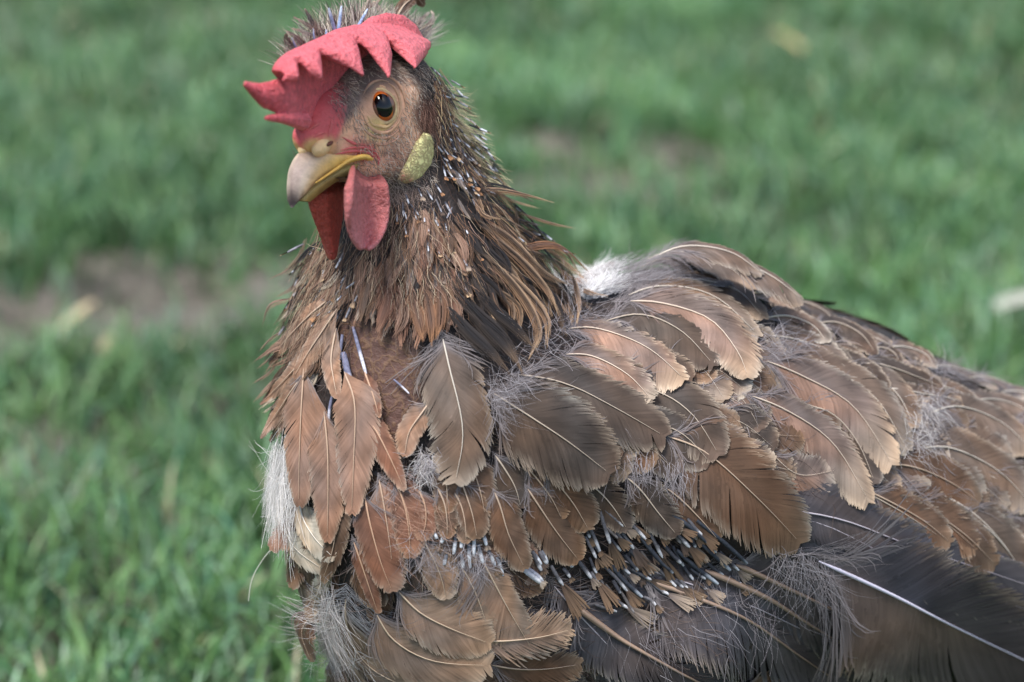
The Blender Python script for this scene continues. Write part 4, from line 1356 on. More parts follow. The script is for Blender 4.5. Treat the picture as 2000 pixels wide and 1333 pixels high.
def scatter(name, poly, n, mind, dirf, ln, wd, pals, seed, probs=None, jit=.25, bend=.12, **kw):
    g_ = np.random.default_rng(seed)
    for x, y in sorted(sample(poly, n, mind, seed), key=lambda q_: -q_[1]):
        dx, dy = dirf(x, y)
        a_ = math.atan2(dy, dx) + g_.normal(0, jit)
        L = g_.uniform(*ln(x, y) if callable(ln) else ln)
        w = g_.uniform(*wd)
        bd = g_.normal(0, bend) * L
        mx_, my_ = x + math.cos(a_) * L * .5 - math.sin(a_) * bd, y + math.sin(a_) * L * .5 + math.cos(a_) * bd
        k2 = dict(kw)
        z = k2.pop('z', 1.5) + g_.uniform(-.6, 1.2)
        feather(name, [(x, y), (mx_, my_), (x + math.cos(a_) * L, y + math.sin(a_) * L)], w, w * g_.uniform(.8, 1.2),
                str(g_.choice(pals, p=probs)), z=z, shaft_r=.0002, **k2)


# side and back of the neck: soft narrow hackles over dark stubble
lock_field('hackle_feather', [(850, 150), (930, 290), (975, 360), (930, 420), (880, 400), (850, 300)], 40, 12, lambda x, y: (.45, .9),
           (34, 60), (4, 7), ['hackle', 'soot', 'crest'], 21, [.25, .5, .25], hairs=16)
lock_field('hackle_feather', [(930, 340), (1000, 400), (1060, 480), (1095, 540), (1040, 560), (970, 500), (920, 430)], 46, 14, lambda x, y: (.62, .78),
           (80, 150), (8, 14), ['hackle', 'soot', 'ginger'], 22, [.6, .3, .1], hairs=36)
lock_field('hackle_feather', [(880, 420), (950, 440), (1000, 520), (980, 570), (920, 560), (880, 500)], 26, 14, lambda x, y: (.45, .9),
           (70, 120), (7, 12), ['soot', 'hackle', 'brown'], 23, [.65, .2, .15], hairs=30)
for k, (pts, w, pal) in enumerate([([(1000, 490), (1060, 515), (1108, 560), (1122, 610), (1112, 648)], 10, 'hackle'),
                    ([(940, 500), (1000, 570), (1040, 650), (1028, 706)], 12, 'hackle'),
                    ([(960, 520), (1010, 570), (1052, 630), (1056, 690)], 14, 'hackle'),
                    ([(1010, 545), (1050, 570), (1075, 610), (1080, 660)], 14, 'soot'),
                    ([(960, 470), (1010, 520), (1050, 575), (1068, 620)], 13, 'hackle'),
                    ([(1040, 540), (1075, 560), (1098, 600), (1096, 640)], 12, 'soot'),
                    ([(1060, 520), (1110, 560), (1150, 590), (1180, 600)], 10, 'hackle'),
                    ([(930, 375), (975, 385), (1010, 398), (1040, 412)], 9, 'hackle'),
                    ([(985, 420), (1030, 440), (1065, 455), (1098, 466)], 9, 'hackle'),
                    ([(945, 440), (990, 480), (1040, 540), (1090, 580)], 14, 'hackle'),
                    ([(970, 430), (1020, 470), (1070, 520), (1130, 565)], 12, 'hackle'),
                    ([(880, 560), (930, 620), (980, 670), (1010, 730)], 15, 'soot'),
                    ([(920, 560), (960, 610), (1000, 650), (1030, 690)], 15, 'soot'),
                    ([(900, 590), (940, 640), (975, 680), (1000, 715)], 15, 'soot'),
                    ([(870, 600), (910, 650), (950, 690), (985, 730)], 15, 'soot')]):
    lock('hackle_feather', pts, w, pal, z=4, hairs=44, seed=500 + k, lift=(.5, 6))
# throat and front of the neck: soft drooping brown feathers
lock_field('neck_feather', [(690, 500), (760, 470), (830, 400), (890, 430), (890, 540), (850, 590), (760, 590), (700, 560)], 60, 14, lambda x, y: ((x - 780) / 500, 1),
           (60, 110), (11, 18), ['chest', 'rust', 'brown', 'crest', 'soot'], 24, [.3, .28, .2, .12, .1], hairs=34, jit=.18)
for k, (pts, pal) in enumerate([([(800, 560), (815, 610), (822, 640), (826, 668)], 'ginger'), ([(830, 560), (838, 610), (842, 640), (842, 672)], 'ginger'),
                 ([(855, 560), (860, 600), (858, 635), (852, 660)], 'ginger'), ([(770, 540), (762, 590), (752, 625), (742, 650)], 'rust'), ([(730, 540), (722, 580), (716, 610), (712, 632)], 'brown')]):
    lock('neck_feather', pts, 16, pal, z=4.5, hairs=44, seed=560 + k)
lock_field('neck_feather', [(605, 450), (650, 480), (690, 540), (660, 620), (600, 640), (575, 590)], 40, 13, lambda x, y: (-.5, .85),
           (45, 85), (7, 13), ['tan', 'soot', 'chest', 'cream'], 25, [.4, .3, .2, .1], hairs=26)
lock_field('neck_feather', [(565, 620), (640, 640), (620, 760), (565, 800), (550, 700)], 36, 14, lambda x, y: (-.5, .85),
           (50, 90), (8, 14), ['tan', 'chest', 'cream', 'brown'], 26, [.5, .2, .15, .15], hairs=28)
# fill under the traced feathers
scatter('covert_feather', [(1100, 700), (1260, 560), (1500, 620), (1750, 730), (1950, 800), (1990, 1000), (1700, 920), (1400, 860), (1150, 900), (960, 800)], 84, 38, lambda x, y: (.88, .42 + (x - 1400) / 3000),
        (120, 165), (36, 48), ['dark', 'brown', 'taupe', 'salmon'], 27, [.33, .2, .32, .15], jit=.16, z=-.6, down=.2, px_per_barb=2.6, sharp=.65)
scatter('breast_feather', [(560, 860), (780, 900), (960, 940), (1050, 1050), (980, 1120), (780, 1120), (620, 1100)], 24, 48, lambda x, y: ((x - 700) / 700, 1),
        (90, 130), (28, 38), ['brown', 'chest', 'dark'], 28, [.4, .3, .3], z=-1.5, down=.2, px_per_barb=3.2)
scatter('breast_feather', [(620, 1180), (900, 1130), (1150, 1160), (1400, 1330), (680, 1330)], 24, 52, lambda x, y: ((x - 600) / 500, 1),
        (110, 150), (34, 44), ['slate', 'dark', 'brown'], 29, [.35, .35, .3], z=-1.5, down=.25, px_per_barb=3.2)
print('hen feather triangles', N_TRI[0])


# ------------------------------------------------------------------ growing quills (pin feathers)
def pin(pts, r=2.6, col=(100, 98, 102), tipcol=(208, 206, 208), tuft=0., tcol='brown', z=2.5, z1=None, name='pin_feather', white=.35):
    """a waxy sheath, pale and flaking at its end, with a brush of new barbs where it has opened"""
    C_, N_, Q_ = surf_line(pts, 10, z * .7 * MM, (z * .7 + .8 if z1 is None else z1) * MM)
    rr = r * PXM * np.array([.8, .9, 1, 1, 1, .98, .95, .92, .85, .6])
    u_ = np.linspace(0, 1, 10)[:, None]
    w = np.clip((u_ - (1 - white)) / .12, 0, 1)
    cc = S(*col) * (1 - w) + S(*tipcol) * w
    ob = tube_obj(name, C_, rr, cc, M['pin'], hen, N_, 7)
    if tuft > 0:
        g_ = np.random.default_rng(int(pts[0][0] * 7 + pts[0][1]))
        if tcol == 'brown': tcol = str(g_.choice(['brown', 'dark', 'taupe', 'soot']))
        n_ = 26
        tuft *= .9
        T_ = nrm(C_[-1] - C_[-3]); B_ = nrm(np.cross(N_[-1], T_))
        Lm = tuft * PXM
        sp_ = g_.uniform(-1, 1, n_)
        s_ = np.linspace(0, 1, 5)
        P = (C_[-1] - T_ * Lm * .12)[None, None] + T_ * (Lm * g_.uniform(.82, 1.1, n_))[:, None, None] * s_[None, :, None] \
            + B_ * (sp_ * (Lm * .2 + r * PXM))[:, None, None] * (s_ ** .8)[None, :, None] + N_[-1] * (g_.uniform(-.4, .6, n_) * r * PXM)[:, None, None]
        p_ = PAL[tcol]
        col_ = (p_['base'][None, None] * (1 - s_[None, :, None]) + p_['tip'][None, None] * s_[None, :, None]) * g_.uniform(.75, 1.2, (n_, 1, 1))
        st = Strips()
        st.add(P, np.array([[.5, .9, 1.1, 1.1, .7]]) * 2.6 * PXM, col_, np.tile(N_[-1], (n_, 1)))
        st.build('tuft', M['feather'], ob)
    return ob


def c6(x, y): return (900 + x / 2.854, 800 + y / 2.854)
def c8(x, y): return (500 + x / 3.333, 960 + y / 3.333)


wing_pins = [  # crop points of sheath, tuft length, thickness
    ([(770, 540), (800, 640), (830, 735)], 62, 3.6), ([(800, 550), (860, 600), (912, 645)], 30, 3.4), ([(880, 560), (960, 640), (1032, 712)], 12, 3.2),
    ([(680, 580), (730, 680), (772, 780)], 12, 3), ([(900, 680), (930, 720), (962, 765)], 46, 3), ([(1040, 650), (1080, 730), (1122, 812)], 70, 3),
    ([(1170, 640), (1220, 700), (1272, 755)], 48, 3.4), ([(640, 830), (680, 880), (722, 935)], 24, 3.6), ([(800, 870), (860, 930), (922, 1003)], 46, 3.4),
    ([(495, 865), (525, 920), (560, 972)], 78, 3.2), ([(720, 900), (740, 930), (760, 960)], 64, 3), ([(950, 880), (1010, 915), (1060, 940)], 42, 3),
    ([(1060, 960), (1110, 1000), (1160, 1030)], 56, 3), ([(840, 1030), (880, 1070), (930, 1100)], 62, 3), ([(1150, 640), (1180, 640), (1212, 655)], 36, 3),
    ([(390, 785), (415, 840), (440, 892)], 10, 4), ([(430, 785), (450, 820), (470, 855)], 0, 4), ([(585, 825), (600, 850), (615, 872)], 0, 4.2),
    ([(690, 700), (720, 760), (750, 820)], 24, 3), ([(1020, 1040), (1060, 1060), (1090, 1090)], 18, 2.6), ([(560, 880), (580, 900), (600, 930)], 10, 3),
    ([(840, 640), (880, 690), (930, 760)], 0, 2.6), ([(1260, 600), (1300, 650), (1340, 690)], 44, 3), ([(1100, 880), (1150, 930), (1200, 985)], 20, 3),
    ([(1210, 930), (1240, 970), (1262, 1000)], 14, 3), ([(740, 1080), (800, 1100), (865, 1118)], 0, 2.6)]
for pts, tf, r in wing_pins:
    pin([c6(*p_) for p_ in pts], r * 1.2, tuft=tf * 1.15, z=4)
for pts, wh in [([(1200, 770), (1310, 870), (1425, 968)], .3), ([(1310, 610), (1450, 720), (1585, 842)], .06), ([(1340, 740), (1420, 810), (1492, 882)], .25),
                ([(830, 850), (900, 940), (1010, 1040)], .2), ([(1000, 700), (1100, 820), (1180, 900)], .1), ([(1150, 560), (1280, 650), (1380, 740)], .1)]:
    pin([c6(*p_) for p_ in pts], 4.4, col=(62, 66, 74), tipcol=(170, 176, 184), z=4.5, white=wh)
pin([c6(340, 885), c6(390, 925), c6(430, 955)], 5.5, col=(190, 190, 196), tipcol=(222, 220, 222), z=5.5, tuft=14, tcol='cream')
pin([c6(360, 880), c6(410, 915), c6(445, 950)], 4.5, col=(170, 170, 180), tipcol=(226, 224, 226), z=5)
for pts, tf in [([(1155, 250), (1165, 275), (1178, 302)], 0), ([(1225, 250), (1215, 300), (1205, 330)], 20), ([(1275, 235), (1268, 265), (1258, 300)], 0),
                ([(1300, 270), (1292, 335), (1284, 402)], 20), ([(1345, 280), (1338, 320), (1330, 362)], 0), ([(1380, 320), (1382, 400), (1390, 490)], 0),
                ([(1422, 235), (1412, 320), (1412, 410)], 18), ([(1460, 265), (1478, 300), (1492, 345)], 12), ([(1500, 370), (1525, 420), (1548, 475)], 26),
                ([(1330, 400), (1340, 450), (1345, 490)], 0), ([(1440, 340), (1455, 400), (1470, 460)], 0), ([(1240, 400), (1230, 440), (1222, 470)], 0),
                ([(1800, 400), (1820, 430), (1845, 470)], 14), ([(1850, 380), (1870, 420), (1885, 460)], 0), ([(1560, 420), (1580, 470), (1600, 540)], 0)]:
    pin([c8(*p_) for p_ in pts], 4.0, col=(112, 114, 122), tipcol=(218, 220, 224), tuft=tf, z=4, white=.6)
g = np.random.default_rng(91)
for x, y in sample([(1120, 1000), (1240, 985), (1330, 1020), (1440, 1090), (1430, 1130), (1330, 1150), (1230, 1170), (1120, 1120)], 44, 15, 91):
    a_ = math.atan2(.8, .62 + (x - 1250) / 800) + g.normal(0, .12); L = g.uniform(26, 52)
    k = g.random()
    pin([(x, y), (x + math.cos(a_) * L * .5, y + math.sin(a_) * L * .5 + 1), (x + math.cos(a_) * L, y + math.sin(a_) * L)], g.uniform(2.8, 4.4), col=(72, 72, 78) if k < .6 else (104, 98, 96),
        tipcol=(206, 206, 210) if k < .6 else (150, 142, 140), tuft=g.uniform(16, 48) if g.random() < .7 else 0, z=g.uniform(2.5, 4.5), white=g.uniform(.15, .4))
# quills on the breast: blue-grey stalks on the bare crop skin
for pts, r in [([(672, 655), (668, 690), (664, 720)], 3.4), ([(692, 640), (706, 690), (718, 732)], 3.6), ([(674, 690), (684, 735), (700, 792)], 6.5),
               ([(652, 775), (648, 800), (646, 830)], 3.2), ([(770, 742), (785, 755), (800, 770)], 2.0), ([(650, 690), (655, 720), (650, 760)], 3)]:
    pin(pts, r, col=(128, 128, 150), tipcol=(222, 218, 226), z=3, white=.55)

# neck and head quills, many and short
def pins_in(poly, n, mind, dirf, ln, r, seed, blue=0., tuft=0.):
    g_ = np.random.default_rng(seed)
    for x, y in sample(poly, n, mind, seed):
        dx, dy = dirf(x, y)
        a_ = math.atan2(dy, dx) + g_.normal(0, .22)
        L = g_.uniform(*ln)
        k = g_.random()
        col = (84, 84, 92) if k < .6 else (120, 118, 124)
        pin([(x, y), (x + math.cos(a_) * L * .5, y + math.sin(a_) * L * .5), (x + math.cos(a_) * L, y + math.sin(a_) * L)], g_.uniform(*r), col=col,
            tipcol=(206, 208, 216) if k < .75 else (160, 160, 168), z=g_.uniform(1.2, 3), z1=g_.uniform(2.5, 5), white=g_.uniform(.3, .8),
            tuft=tuft * g_.uniform(.5, 1.4) if g_.random() < .5 else 0, tcol=str(g_.choice(['brown', 'hackle', 'ginger'])))


pins_in([(835, 130), (880, 160), (935, 260), (960, 340), (930, 400), (870, 350), (845, 280), (850, 220)], 78, 9, lambda x, y: (.5, .87), (16, 34), (1.4, 2.2), 31, tuft=10)
pins_in([(765, 400), (830, 340), (880, 380), (930, 480), (900, 560), (830, 500)], 34, 14, lambda x, y: (.25, 1), (18, 34), (1.6, 2.4), 32, tuft=12)
pins_in([(590, 470), (690, 500), (720, 560), (650, 640), (560, 650)], 30, 14, lambda x, y: (-.5, .85), (18, 36), (1.8, 2.6), 33, tuft=12)
pins_in([(960, 380), (1060, 450), (1100, 500), (1000, 480)], 16, 14, lambda x, y: (.65, .75), (18, 30), (1.8, 2.6), 34, tuft=10)

# ------------------------------------------------------------------ loose down and bristles, too fine to count
fuzz = Strips()


def fluff(pts, n, dirf, ln, wd, cols, seed, h=(1, 4), curl=.25, rise=.3, spread=.5, taper=.35):
    """fine strands rooted along/around photo points"""
    g_ = np.random.default_rng(seed)
    Ps, Ns, Cs_ = [], [], []
    k = 0
    while k < n:
        if callable(pts):
            x, y = pts(g_)
        else:
            cx, cy, sx_, sy_ = pts[int(g_.integers(len(pts)))]
            x, y = cx + g_.normal(0, sx_), cy + g_.normal(0, sy_)
        k += .6
        p, nn = cast(x, y)
        if p is None:
            q_ = BVH_.find_nearest(Vector(W(x, y, 0)))
            if (np.array(q_[0]) - W(x, y, 0)) @ (np.array(q_[0]) - W(x, y, 0)) > .02 ** 2: continue
            p, nn = np.array(q_[0]), np.array(q_[1])
        dx, dy = dirf(x, y)
        a_ = math.atan2(dy, dx) + g_.normal(0, spread)
        d3 = RGT * math.cos(a_) - UPV * math.sin(a_)
        d3 = nrm(d3 - nn * (d3 @ nn) * .9)
        sd_ = np.cross(nn, d3)
        L = g_.uniform(*ln) * PXM
        s_ = np.linspace(0, 1, 6)
        ph = g_.uniform(0, 6.28)
        cv = g_.normal(0, curl)
        line = p + nn * g_.uniform(*h) * MM + d3 * (s_ * L)[:, None] + sd_ * (cv * L * s_ ** 2 + .04 * L * np.sin(s_ * 7 + ph))[:, None] + nn * (rise * g_.uniform(.2, 1) * L * s_ * (1 - .35 * s_))[:, None]
        Ps.append(line); Ns.append(nrm(CAM - p)); Cs_.append(np.asarray(cols[int(g_.integers(len(cols)))]) * g_.uniform(.8, 1.15))
    if not Ps: return
    Ps = np.array(Ps)
    w = np.interp(np.linspace(0, 1, 6), [0, 1], [1, taper])[None] * g_.uniform(*wd, (len(Ps), 1)) * PXM
    fuzz.add(Ps, w, np.array(Cs_), np.array(Ns))


GREY = [S(142, 135, 136), S(122, 114, 114), S(164, 158, 160)]
WHITE = [S(206, 202, 198), S(188, 180, 174), S(170, 160, 154)]
BRN = [S(116, 88, 70), S(130, 98, 78), S(96, 74, 62), S(146, 112, 88)]
NECK = BRN + [S(84, 74, 70), S(42, 38, 38), S(46, 42, 42), S(186, 166, 140)]
# face stubble
def face_pt(g_):
    while True:
        x, y = g_.uniform(640, 850), g_.uniform(130, 370)
        if ((x - 742) / 46) ** 2 + ((y - 200) / 56) ** 2 > 1 and (x > 690 or y < 200): return x, y
fluff(face_pt, 170, lambda x, y: (.6, .8), (5, 11), (.9, 1.5), [S(110, 98, 92), S(92, 82, 78), S(214, 200, 184), S(150, 120, 104)], 81, (.05, .15), .2, .5, .6)
fluff(face_pt, 1000, lambda x, y: (.6, .8), (8, 18), (0.6, 1.0), [S(196, 174, 154), S(150, 126, 110), S(222, 206, 188), S(120, 104, 96)], 41, (.1, .2), .2, .35, .5)
def brow_pt(g_):
    while True:
        x, y = g_.uniform(660, 850), g_.uniform(85, 165)
        if not (700 < x < 775 and y > 138): return x, y
fluff(brow_pt, 320, lambda x, y: (.85, .35), (14, 30), (0.39, 0.78), [S(120, 104, 98), S(92, 80, 76), S(150, 130, 116), S(176, 160, 148)], 42, (.1, .3), .2, .25, .4)
def lore_pt(g_): return g_.normal(675, 12), g_.normal(195, 26)
fluff(lore_pt, 260, lambda x, y: (.3, .9), (7, 14), (0.39, 0.72), [S(110, 100, 98), S(150, 136, 128), S(84, 76, 76)], 43, (.1, .2), .2, .3, .6)
fluff([(832, 222, 9, 16)], 300, lambda x, y: (.35, .9), (16, 34), (0.44, 0.90), [S(84, 60, 52), S(110, 80, 68), S(140, 108, 94), S(66, 50, 46)], 44, (.3, 1.5), .25, .5, .5)
fluff([(806, 300, 5, 18), (790, 335, 8, 8)], 110, lambda x, y: (.5, .8), (10, 20), (.35, .7), [S(206, 186, 160), S(176, 150, 128)], 72, (.6, 2), .25, .4, .5)
fluff([(790, 375, 30, 14), (740, 365, 30, 14)], 260, lambda x, y: (.2, 1), (14, 30), (0.39, 0.72), [S(150, 128, 116), S(116, 98, 90), S(176, 156, 146)], 45, (.2, 1), .25, .4, .5)
# crest on the crown behind the comb
def crest_pt(g_): return g_.uniform(575, 815), g_.uniform(60, 120)
# neck, back and front
def nb_pt(g_):
    t = g_.random(); y = 140 + 420 * t
    return max(850 + 250 * t ** 1.1 + g_.normal(0, 32) - 25, 842), y
fluff(nb_pt, 700, lambda x, y: (.55, .8), (30, 70), (0.44, 0.96), NECK + [S(200, 172, 130), S(66, 60, 58), S(60, 56, 56)], 47, (1, 4), .25, .25, .3)
def nf_pt(g_): return g_.normal(780, 70), g_.uniform(400, 590)
fluff(nf_pt, 700, lambda x, y: ((x - 780) / 350, 1), (35, 80), (0.44, 0.96), NECK + [S(170, 140, 124)], 48, (2, 6), .2, .2, .25)
def nl_pt(g_): return g_.normal(620, 30), g_.uniform(470, 680)
fluff(nl_pt, 500, lambda x, y: (-.5, .85), (30, 60), (0.44, 0.90), [S(160, 130, 108), S(132, 102, 84), S(72, 64, 60), S(190, 168, 142)], 49, (2, 5), .25, .25, .35)
# wispy pale filoplumes off the nape
def wisp_pt(g_):
    t = g_.random()
    return 855 + 90 * t, 135 + 190 * t
fluff(wisp_pt, 240, lambda x, y: (.88, .5), (45, 95), (.8, 1.3), [S(222, 208, 170), S(206, 190, 152), S(190, 174, 146)], 50, (2, 5), .2, .6, .25, taper=.25)
# grey down where back and wing feathers start
fluff([(1200, 545, 30, 18), (1260, 515, 30, 10), (1240, 560, 40, 14)], 240, lambda x, y: (.8, -.5), (40, 80), (0.44, 0.90), GREY, 51, (3, 7), .35, .35, .5)
fluff([(1160, 540, 18, 16)], 480, lambda x, y: (.2, -1), (30, 60), (0.55, 1.08), [S(232, 230, 228), S(214, 210, 208)], 52, (2, 6), .3, .3, .5)
fluff([(1080, 650, 30, 12), (1040, 690, 30, 14), (1130, 640, 30, 8)], 100, lambda x, y: (.5, -.3), (30, 65), (0.44, 0.90), GREY + [S(120, 108, 108)], 53, (3, 8), .4, .4, .9)
fluff([(985, 760, 22, 16), (960, 790, 12, 14)], 90, lambda x, y: (.8, .1), (30, 55), (0.44, 0.84), GREY, 54, (6, 9), .4, .3, .8)
fluff([(1490, 690, 20, 12), (1510, 680, 20, 10)], 60, lambda x, y: (.9, -.1), (30, 55), (0.44, 0.84), GREY, 55, (5, 8), .35, .3, .6)
fluff([(1790, 805, 16, 16), (1775, 860, 18, 20)], 150, lambda x, y: (.7, .3), (30, 60), (0.44, 0.90), WHITE + GREY, 56, (4, 8), .35, .35, .9)
fluff([(1830, 735, 30, 10), (1930, 745, 30, 10)], 120, lambda x, y: (.8, -.6), (25, 55), (0.39, 0.72), GREY, 57, (2, 6), .35, .5, .5)
fluff([(1550, 1090, 25, 18), (1590, 1120, 25, 25), (1520, 1075, 20, 10)], 90, lambda x, y: (.45, .9), (50, 110), (0.44, 0.84), GREY, 58, (4, 8), .35, .2, .45)
fluff([(1240, 905, 34, 12), (1310, 920, 20, 12)], 70, lambda x, y: (.1, 1), (30, 60), (0.44, 0.90), GREY, 59, (3, 6), .25, .2, .3)
fluff([(1460, 1180, 50, 30), (1400, 1200, 60, 40), (1280, 1250, 60, 30)], 60, lambda x, y: (.4, .9), (50, 100), (0.39, 0.72), GREY + [S(130, 122, 126)], 60, (4, 7), .35, .15, .4)
# white down at the left of the breast, and low down
fluff([(565, 890, 14, 24), (556, 930, 12, 26), (575, 950, 14, 30)], 420, lambda x, y: (-.5, .85), (45, 100), (0.5, 1.0), [S(232, 228, 224), S(214, 208, 202)], 61, (1, 5), .3, .3, .35)
fluff([(660, 1190, 14, 30), (650, 1240, 14, 30), (690, 1290, 20, 20)], 560, lambda x, y: (-.4, .9), (50, 110), (0.44, 0.90), WHITE, 62, (3, 8), .35, .3, .4)
fluff([(830, 905, 9, 16)], 120, lambda x, y: (.1, 1), (18, 36), (0.50, 0.96), WHITE + GREY, 63, (3, 6), .4, .4, .7)
fluff([(830, 1070, 20, 20), (920, 1080, 20, 14)], 90, lambda x, y: (.1, .8), (30, 60), (0.44, 0.90), GREY, 64, (3, 7), .4, .3, .7)
fluff([(800, 980, 25, 25), (790, 1030, 20, 25)], 30, lambda x, y: (.8, .6), (50, 100), (0.39, 0.72), [S(150, 116, 98), S(176, 140, 120)], 65, (3, 6), .3, .3, .4)
def torso_pt(g_):
    while True:
        x, y = g_.uniform(560, 2000), g_.uniform(600, 1333)
        if (x > 1380 and y > 980) or ((x - 745) / 62) ** 2 + ((y - 730) / 105) ** 2 < 1: continue
        return x, y
fluff(torso_pt, 2600, lambda x, y: ((x - 760) / 300, .6), (30, 70), (.7, 1.5), [S(76, 64, 58), S(60, 52, 50), S(96, 80, 70), S(112, 98, 92)], 70, (.5, 2), .3, .2, .5)  # strands darkened too, shade between the feathers put into their colour
o = fuzz.build('down', M['down'], hen)
tag(o, 'fine down, bristles and filoplumes between the feathers', kind='stuff')
# crest quills, blue-grey, standing up behind the comb
for pts, r in [([(655, 62), (648, 40), (642, 16)], 3.6), ([(660, 66), (664, 40), (667, 12)], 3.6), ([(694, 62), (706, 40), (718, 18)], 3.2), ([(617, 86), (612, 70), (612, 56)], 1.8),
               ([(637, 74), (638, 66), (637, 58)], 2.2), ([(580, 96), (574, 84), (570, 74)], 1.8)]:
    P = np.array([HP(x, y, -1) for x, y in pts])
    P = np.array([P[0] * (1 - t) ** 2 + 2 * P[1] * t * (1 - t) + P[2] * t * t for t in np.linspace(-.4, 1, 9)])
    cc = np.repeat(S(150, 168, 200)[None], 9, 0); cc[-2:] = S(196, 206, 222)
    tube_obj('pin_feather', P, r * PXM * np.array([1, 1, 1, 1, 1, .95, .9, .8, .5]), cc, M['pin'], hen, np.tile(-FWD, (9, 1)), 7)
# crest hair
g = np.random.default_rng(78)
n_ = 1700
x = g.uniform(566, 820, n_); y = np.interp(x, [572, 600, 640, 700, 800], [135, 112, 88, 70, 84]) + g.uniform(-4, 20, n_)
L = g.uniform(35, 95, n_) * np.interp(x, [572, 640, 720, 815], [.75, 1.0, 1.1, .8]); a_ = np.arctan2(-1, (x - 690) / 200) + g.normal(0, .3, n_)
l0, l1 = g.normal(-11, 4, n_), g.normal(-15, 7, n_)
P0 = np.array([HP(x[i], y[i], l0[i]) for i in range(n_)]); P1 = np.array([HP(x[i] + math.cos(a_[i]) * L[i], y[i] + math.sin(a_[i]) * L[i], l1[i]) for i in range(n_)])
s_ = np.linspace(0, 1, 6)[None, :, None]
PP = P0[:, None] * (1 - s_) + P1[:, None] * s_ + RGT * (g.normal(0, .0025, n_)[:, None, None] * s_ ** 2) - UPV * (g.uniform(0, .002, n_)[:, None, None] * s_ ** 2)
cst = Strips()
pc = np.array([S(150, 138, 132), S(124, 112, 108), S(178, 166, 156), S(200, 186, 164), S(104, 92, 88)])
cst.add(PP, np.array([[1, .95, .9, .8, .6, .3]]) * g.uniform(.6, 1.3, (n_, 1)) * PXM, pc[g.integers(0, 5, n_)], np.tile(-FWD, (n_, 1)))
tag(cst.build('crest', M['down'], hen), 'wispy grey brown crest behind the comb', kind='stuff')
# crest feathers standing up
g = np.random.default_rng(77)
for k in range(26):
    x = g.uniform(585, 800); y = np.interp(x, [585, 640, 700, 800], [125, 85, 68, 80])
    L = g.uniform(45, 85); a_ = math.atan2(-1, (x - 690) / 120) + g.normal(0, .25)
    q0 = HP(x, y, -11 + g.normal(0, 3)); q1 = HP(x + math.cos(a_) * L, y + math.sin(a_) * L, -14 + g.normal(0, 4))
    t = np.linspace(0, 1, 14)[:, None]
    C_ = q0 * (1 - t) + q1 * t + RGT * (g.normal(0, .003) * t * (1 - t) * 4)
    feather3d('crest_feather', C_, np.tile(-FWD + .4 * hl, (14, 1)),   .0017, .0017, 'crest', nb=34, down=.3, sharp=.2, point=1.2, loose=.8, fringe=.35, shaft_r=.00016, seed=900 + k)
C_ = np.array([HP(x, y, -8) for x, y in spline([(770, 40), (790, 10), (812, -4), (828, 12)], 16)])
feather3d('crest_feather', C_, np.tile(-FWD, (16, 1)), .0028, .0028, 'brown', nb=50, down=.1, sharp=.4, seed=990)
# one long hair at the left of the breast
tube_obj('hair_feather', surf_line([(556, 1052), (528, 1085), (508, 1125), (505, 1165)], 16, .002, .006)[0], np.full(16, .00016), np.tile(S(206, 206, 190), (16, 1)), M['shaft'], hen, np.tile(-FWD, (16, 1)), 4)

# ------------------------------------------------------------------ loose things on the lawn and the bird
straw_piece(G(150, 662), .042, .010, R(58), R(-18), S(180, 164, 130), 'pale flat wood chip on the bare soil left of the hen', .02)
straw_piece(G(208, 705), .026, .010, R(75), R(-10), S(190, 176, 140), 'small dull chip just right of the pale wood chip', .015)
straw_piece(G(1985, 690), .045, .022, R(15), R(-8), S(166, 166, 152), 'whitish leaf flake in the grass at the right edge', .045)
straw_piece(G(1540, 165), .05, .010, R(120), R(-10), S(176, 160, 112), 'dry yellow straw bit in the far grass, upper right', .05)

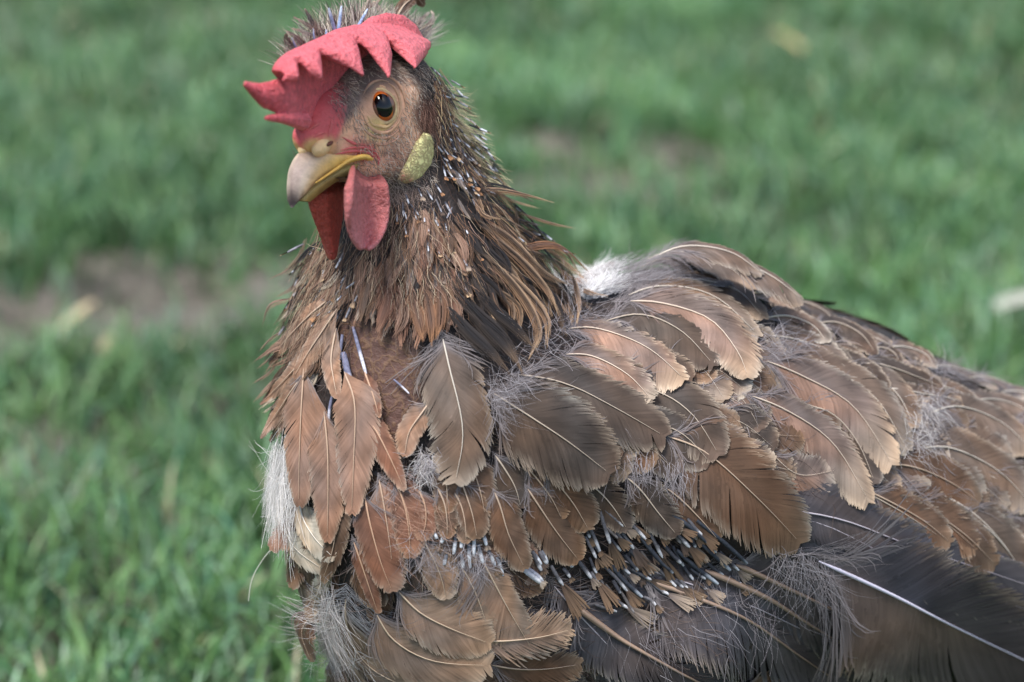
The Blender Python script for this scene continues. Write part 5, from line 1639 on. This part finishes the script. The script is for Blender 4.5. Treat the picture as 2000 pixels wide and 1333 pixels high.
# ------------------------------------------------------------------ plumage of the far side, belly and tail
far = Strips()
g = np.random.default_rng(123)
kd, cen_f = [], []
Nv = np.zeros_like(BV)
fn = np.cross(BV[BF[:, 1]] - BV[BF[:, 0]], BV[BF[:, 2]] - BV[BF[:, 0]])
for j in range(4): np.add.at(Nv, BF[:, j], fn)
Nv = nrm(Nv)
tail_dir = nrm(W(2300, 1000, -.2) - W(835, 900, 0))
cand = np.where((BV[:, 2] > .16))[0]
cand = cand[g.permutation(len(cand))]
pxs = to_px(BV)
picked = []
for i in cand:
    p, nn = BV[i], Nv[i]
    seen = (nn @ nrm(CAM - p)) > -.12
    if seen and 480 < pxs[i, 0] < 1960 and pxs[i, 1] < 1333: continue
    if np.linalg.norm(p - HC) < .045: continue
    if picked and np.min(np.linalg.norm(np.array(picked) - p, axis=1)) < .017: continue
    picked.append(p)
    neck = np.clip((p[2] - W(835, 700, 0)[2]) / .06, 0, 1) if abs(p[0] - W(835, 700, 0)[0]) < .07 else 0
    d = nrm(tail_dir * (1 - neck) + np.array([.2, .1, -1]) * neck + np.array([0, 0, -.35]))
    d = nrm(d - nn * (d @ nn))
    L = .045 * (1 - .4 * neck)
    line, ns = [], []
    q_, n2_ = p.copy(), nn.copy()
    for k in range(12):
        line.append(q_ + n2_ * (.001 + .005 * k / 11)); ns.append(n2_)
        h_ = BVH_.find_nearest(Vector(q_ + d * L / 11))
        q_, n2_ = np.array(h_[0]), nrm(.6 * n2_ + .4 * np.array(h_[1]))
        d = nrm(d - n2_ * (d @ n2_))
    feather3d('x', np.array(line), np.array(ns), .011 * (1 - .4 * neck), .011 * (1 - .4 * neck), str(g.choice(['brown', 'taupe', 'dark', 'chest'])), nb=34, collect=far, cap=.003, down=.2)
# tail fan
tb = W(2260, 1005, -.145)
for k in range(12):
    a_ = (k - 5.5) / 5.5
    d = nrm(tail_dir + np.array([0, 0, .35 + .15 * (1 - abs(a_))]))
    sdv = nrm(np.cross(d, np.array([0, 0, 1])))
    t = np.linspace(0, 1, 12)[:, None]
    C_ = tb + sdv * a_ * .012 + (d + sdv * a_ * .35) * t * .13 - np.array([0, 0, .02]) * t ** 2
    feather3d('x', C_, np.tile(nrm(sdv * np.sign(a_) * .7 + np.array([0, 0, .7])), (12, 1)), .016, .016, 'slate', nb=60, collect=far, cap=.003, down=.1)
o = far.build('plumage', M['feather'], hen)
tag(o, 'overlapping brown feathers of the far side, belly and tail', kind='stuff')
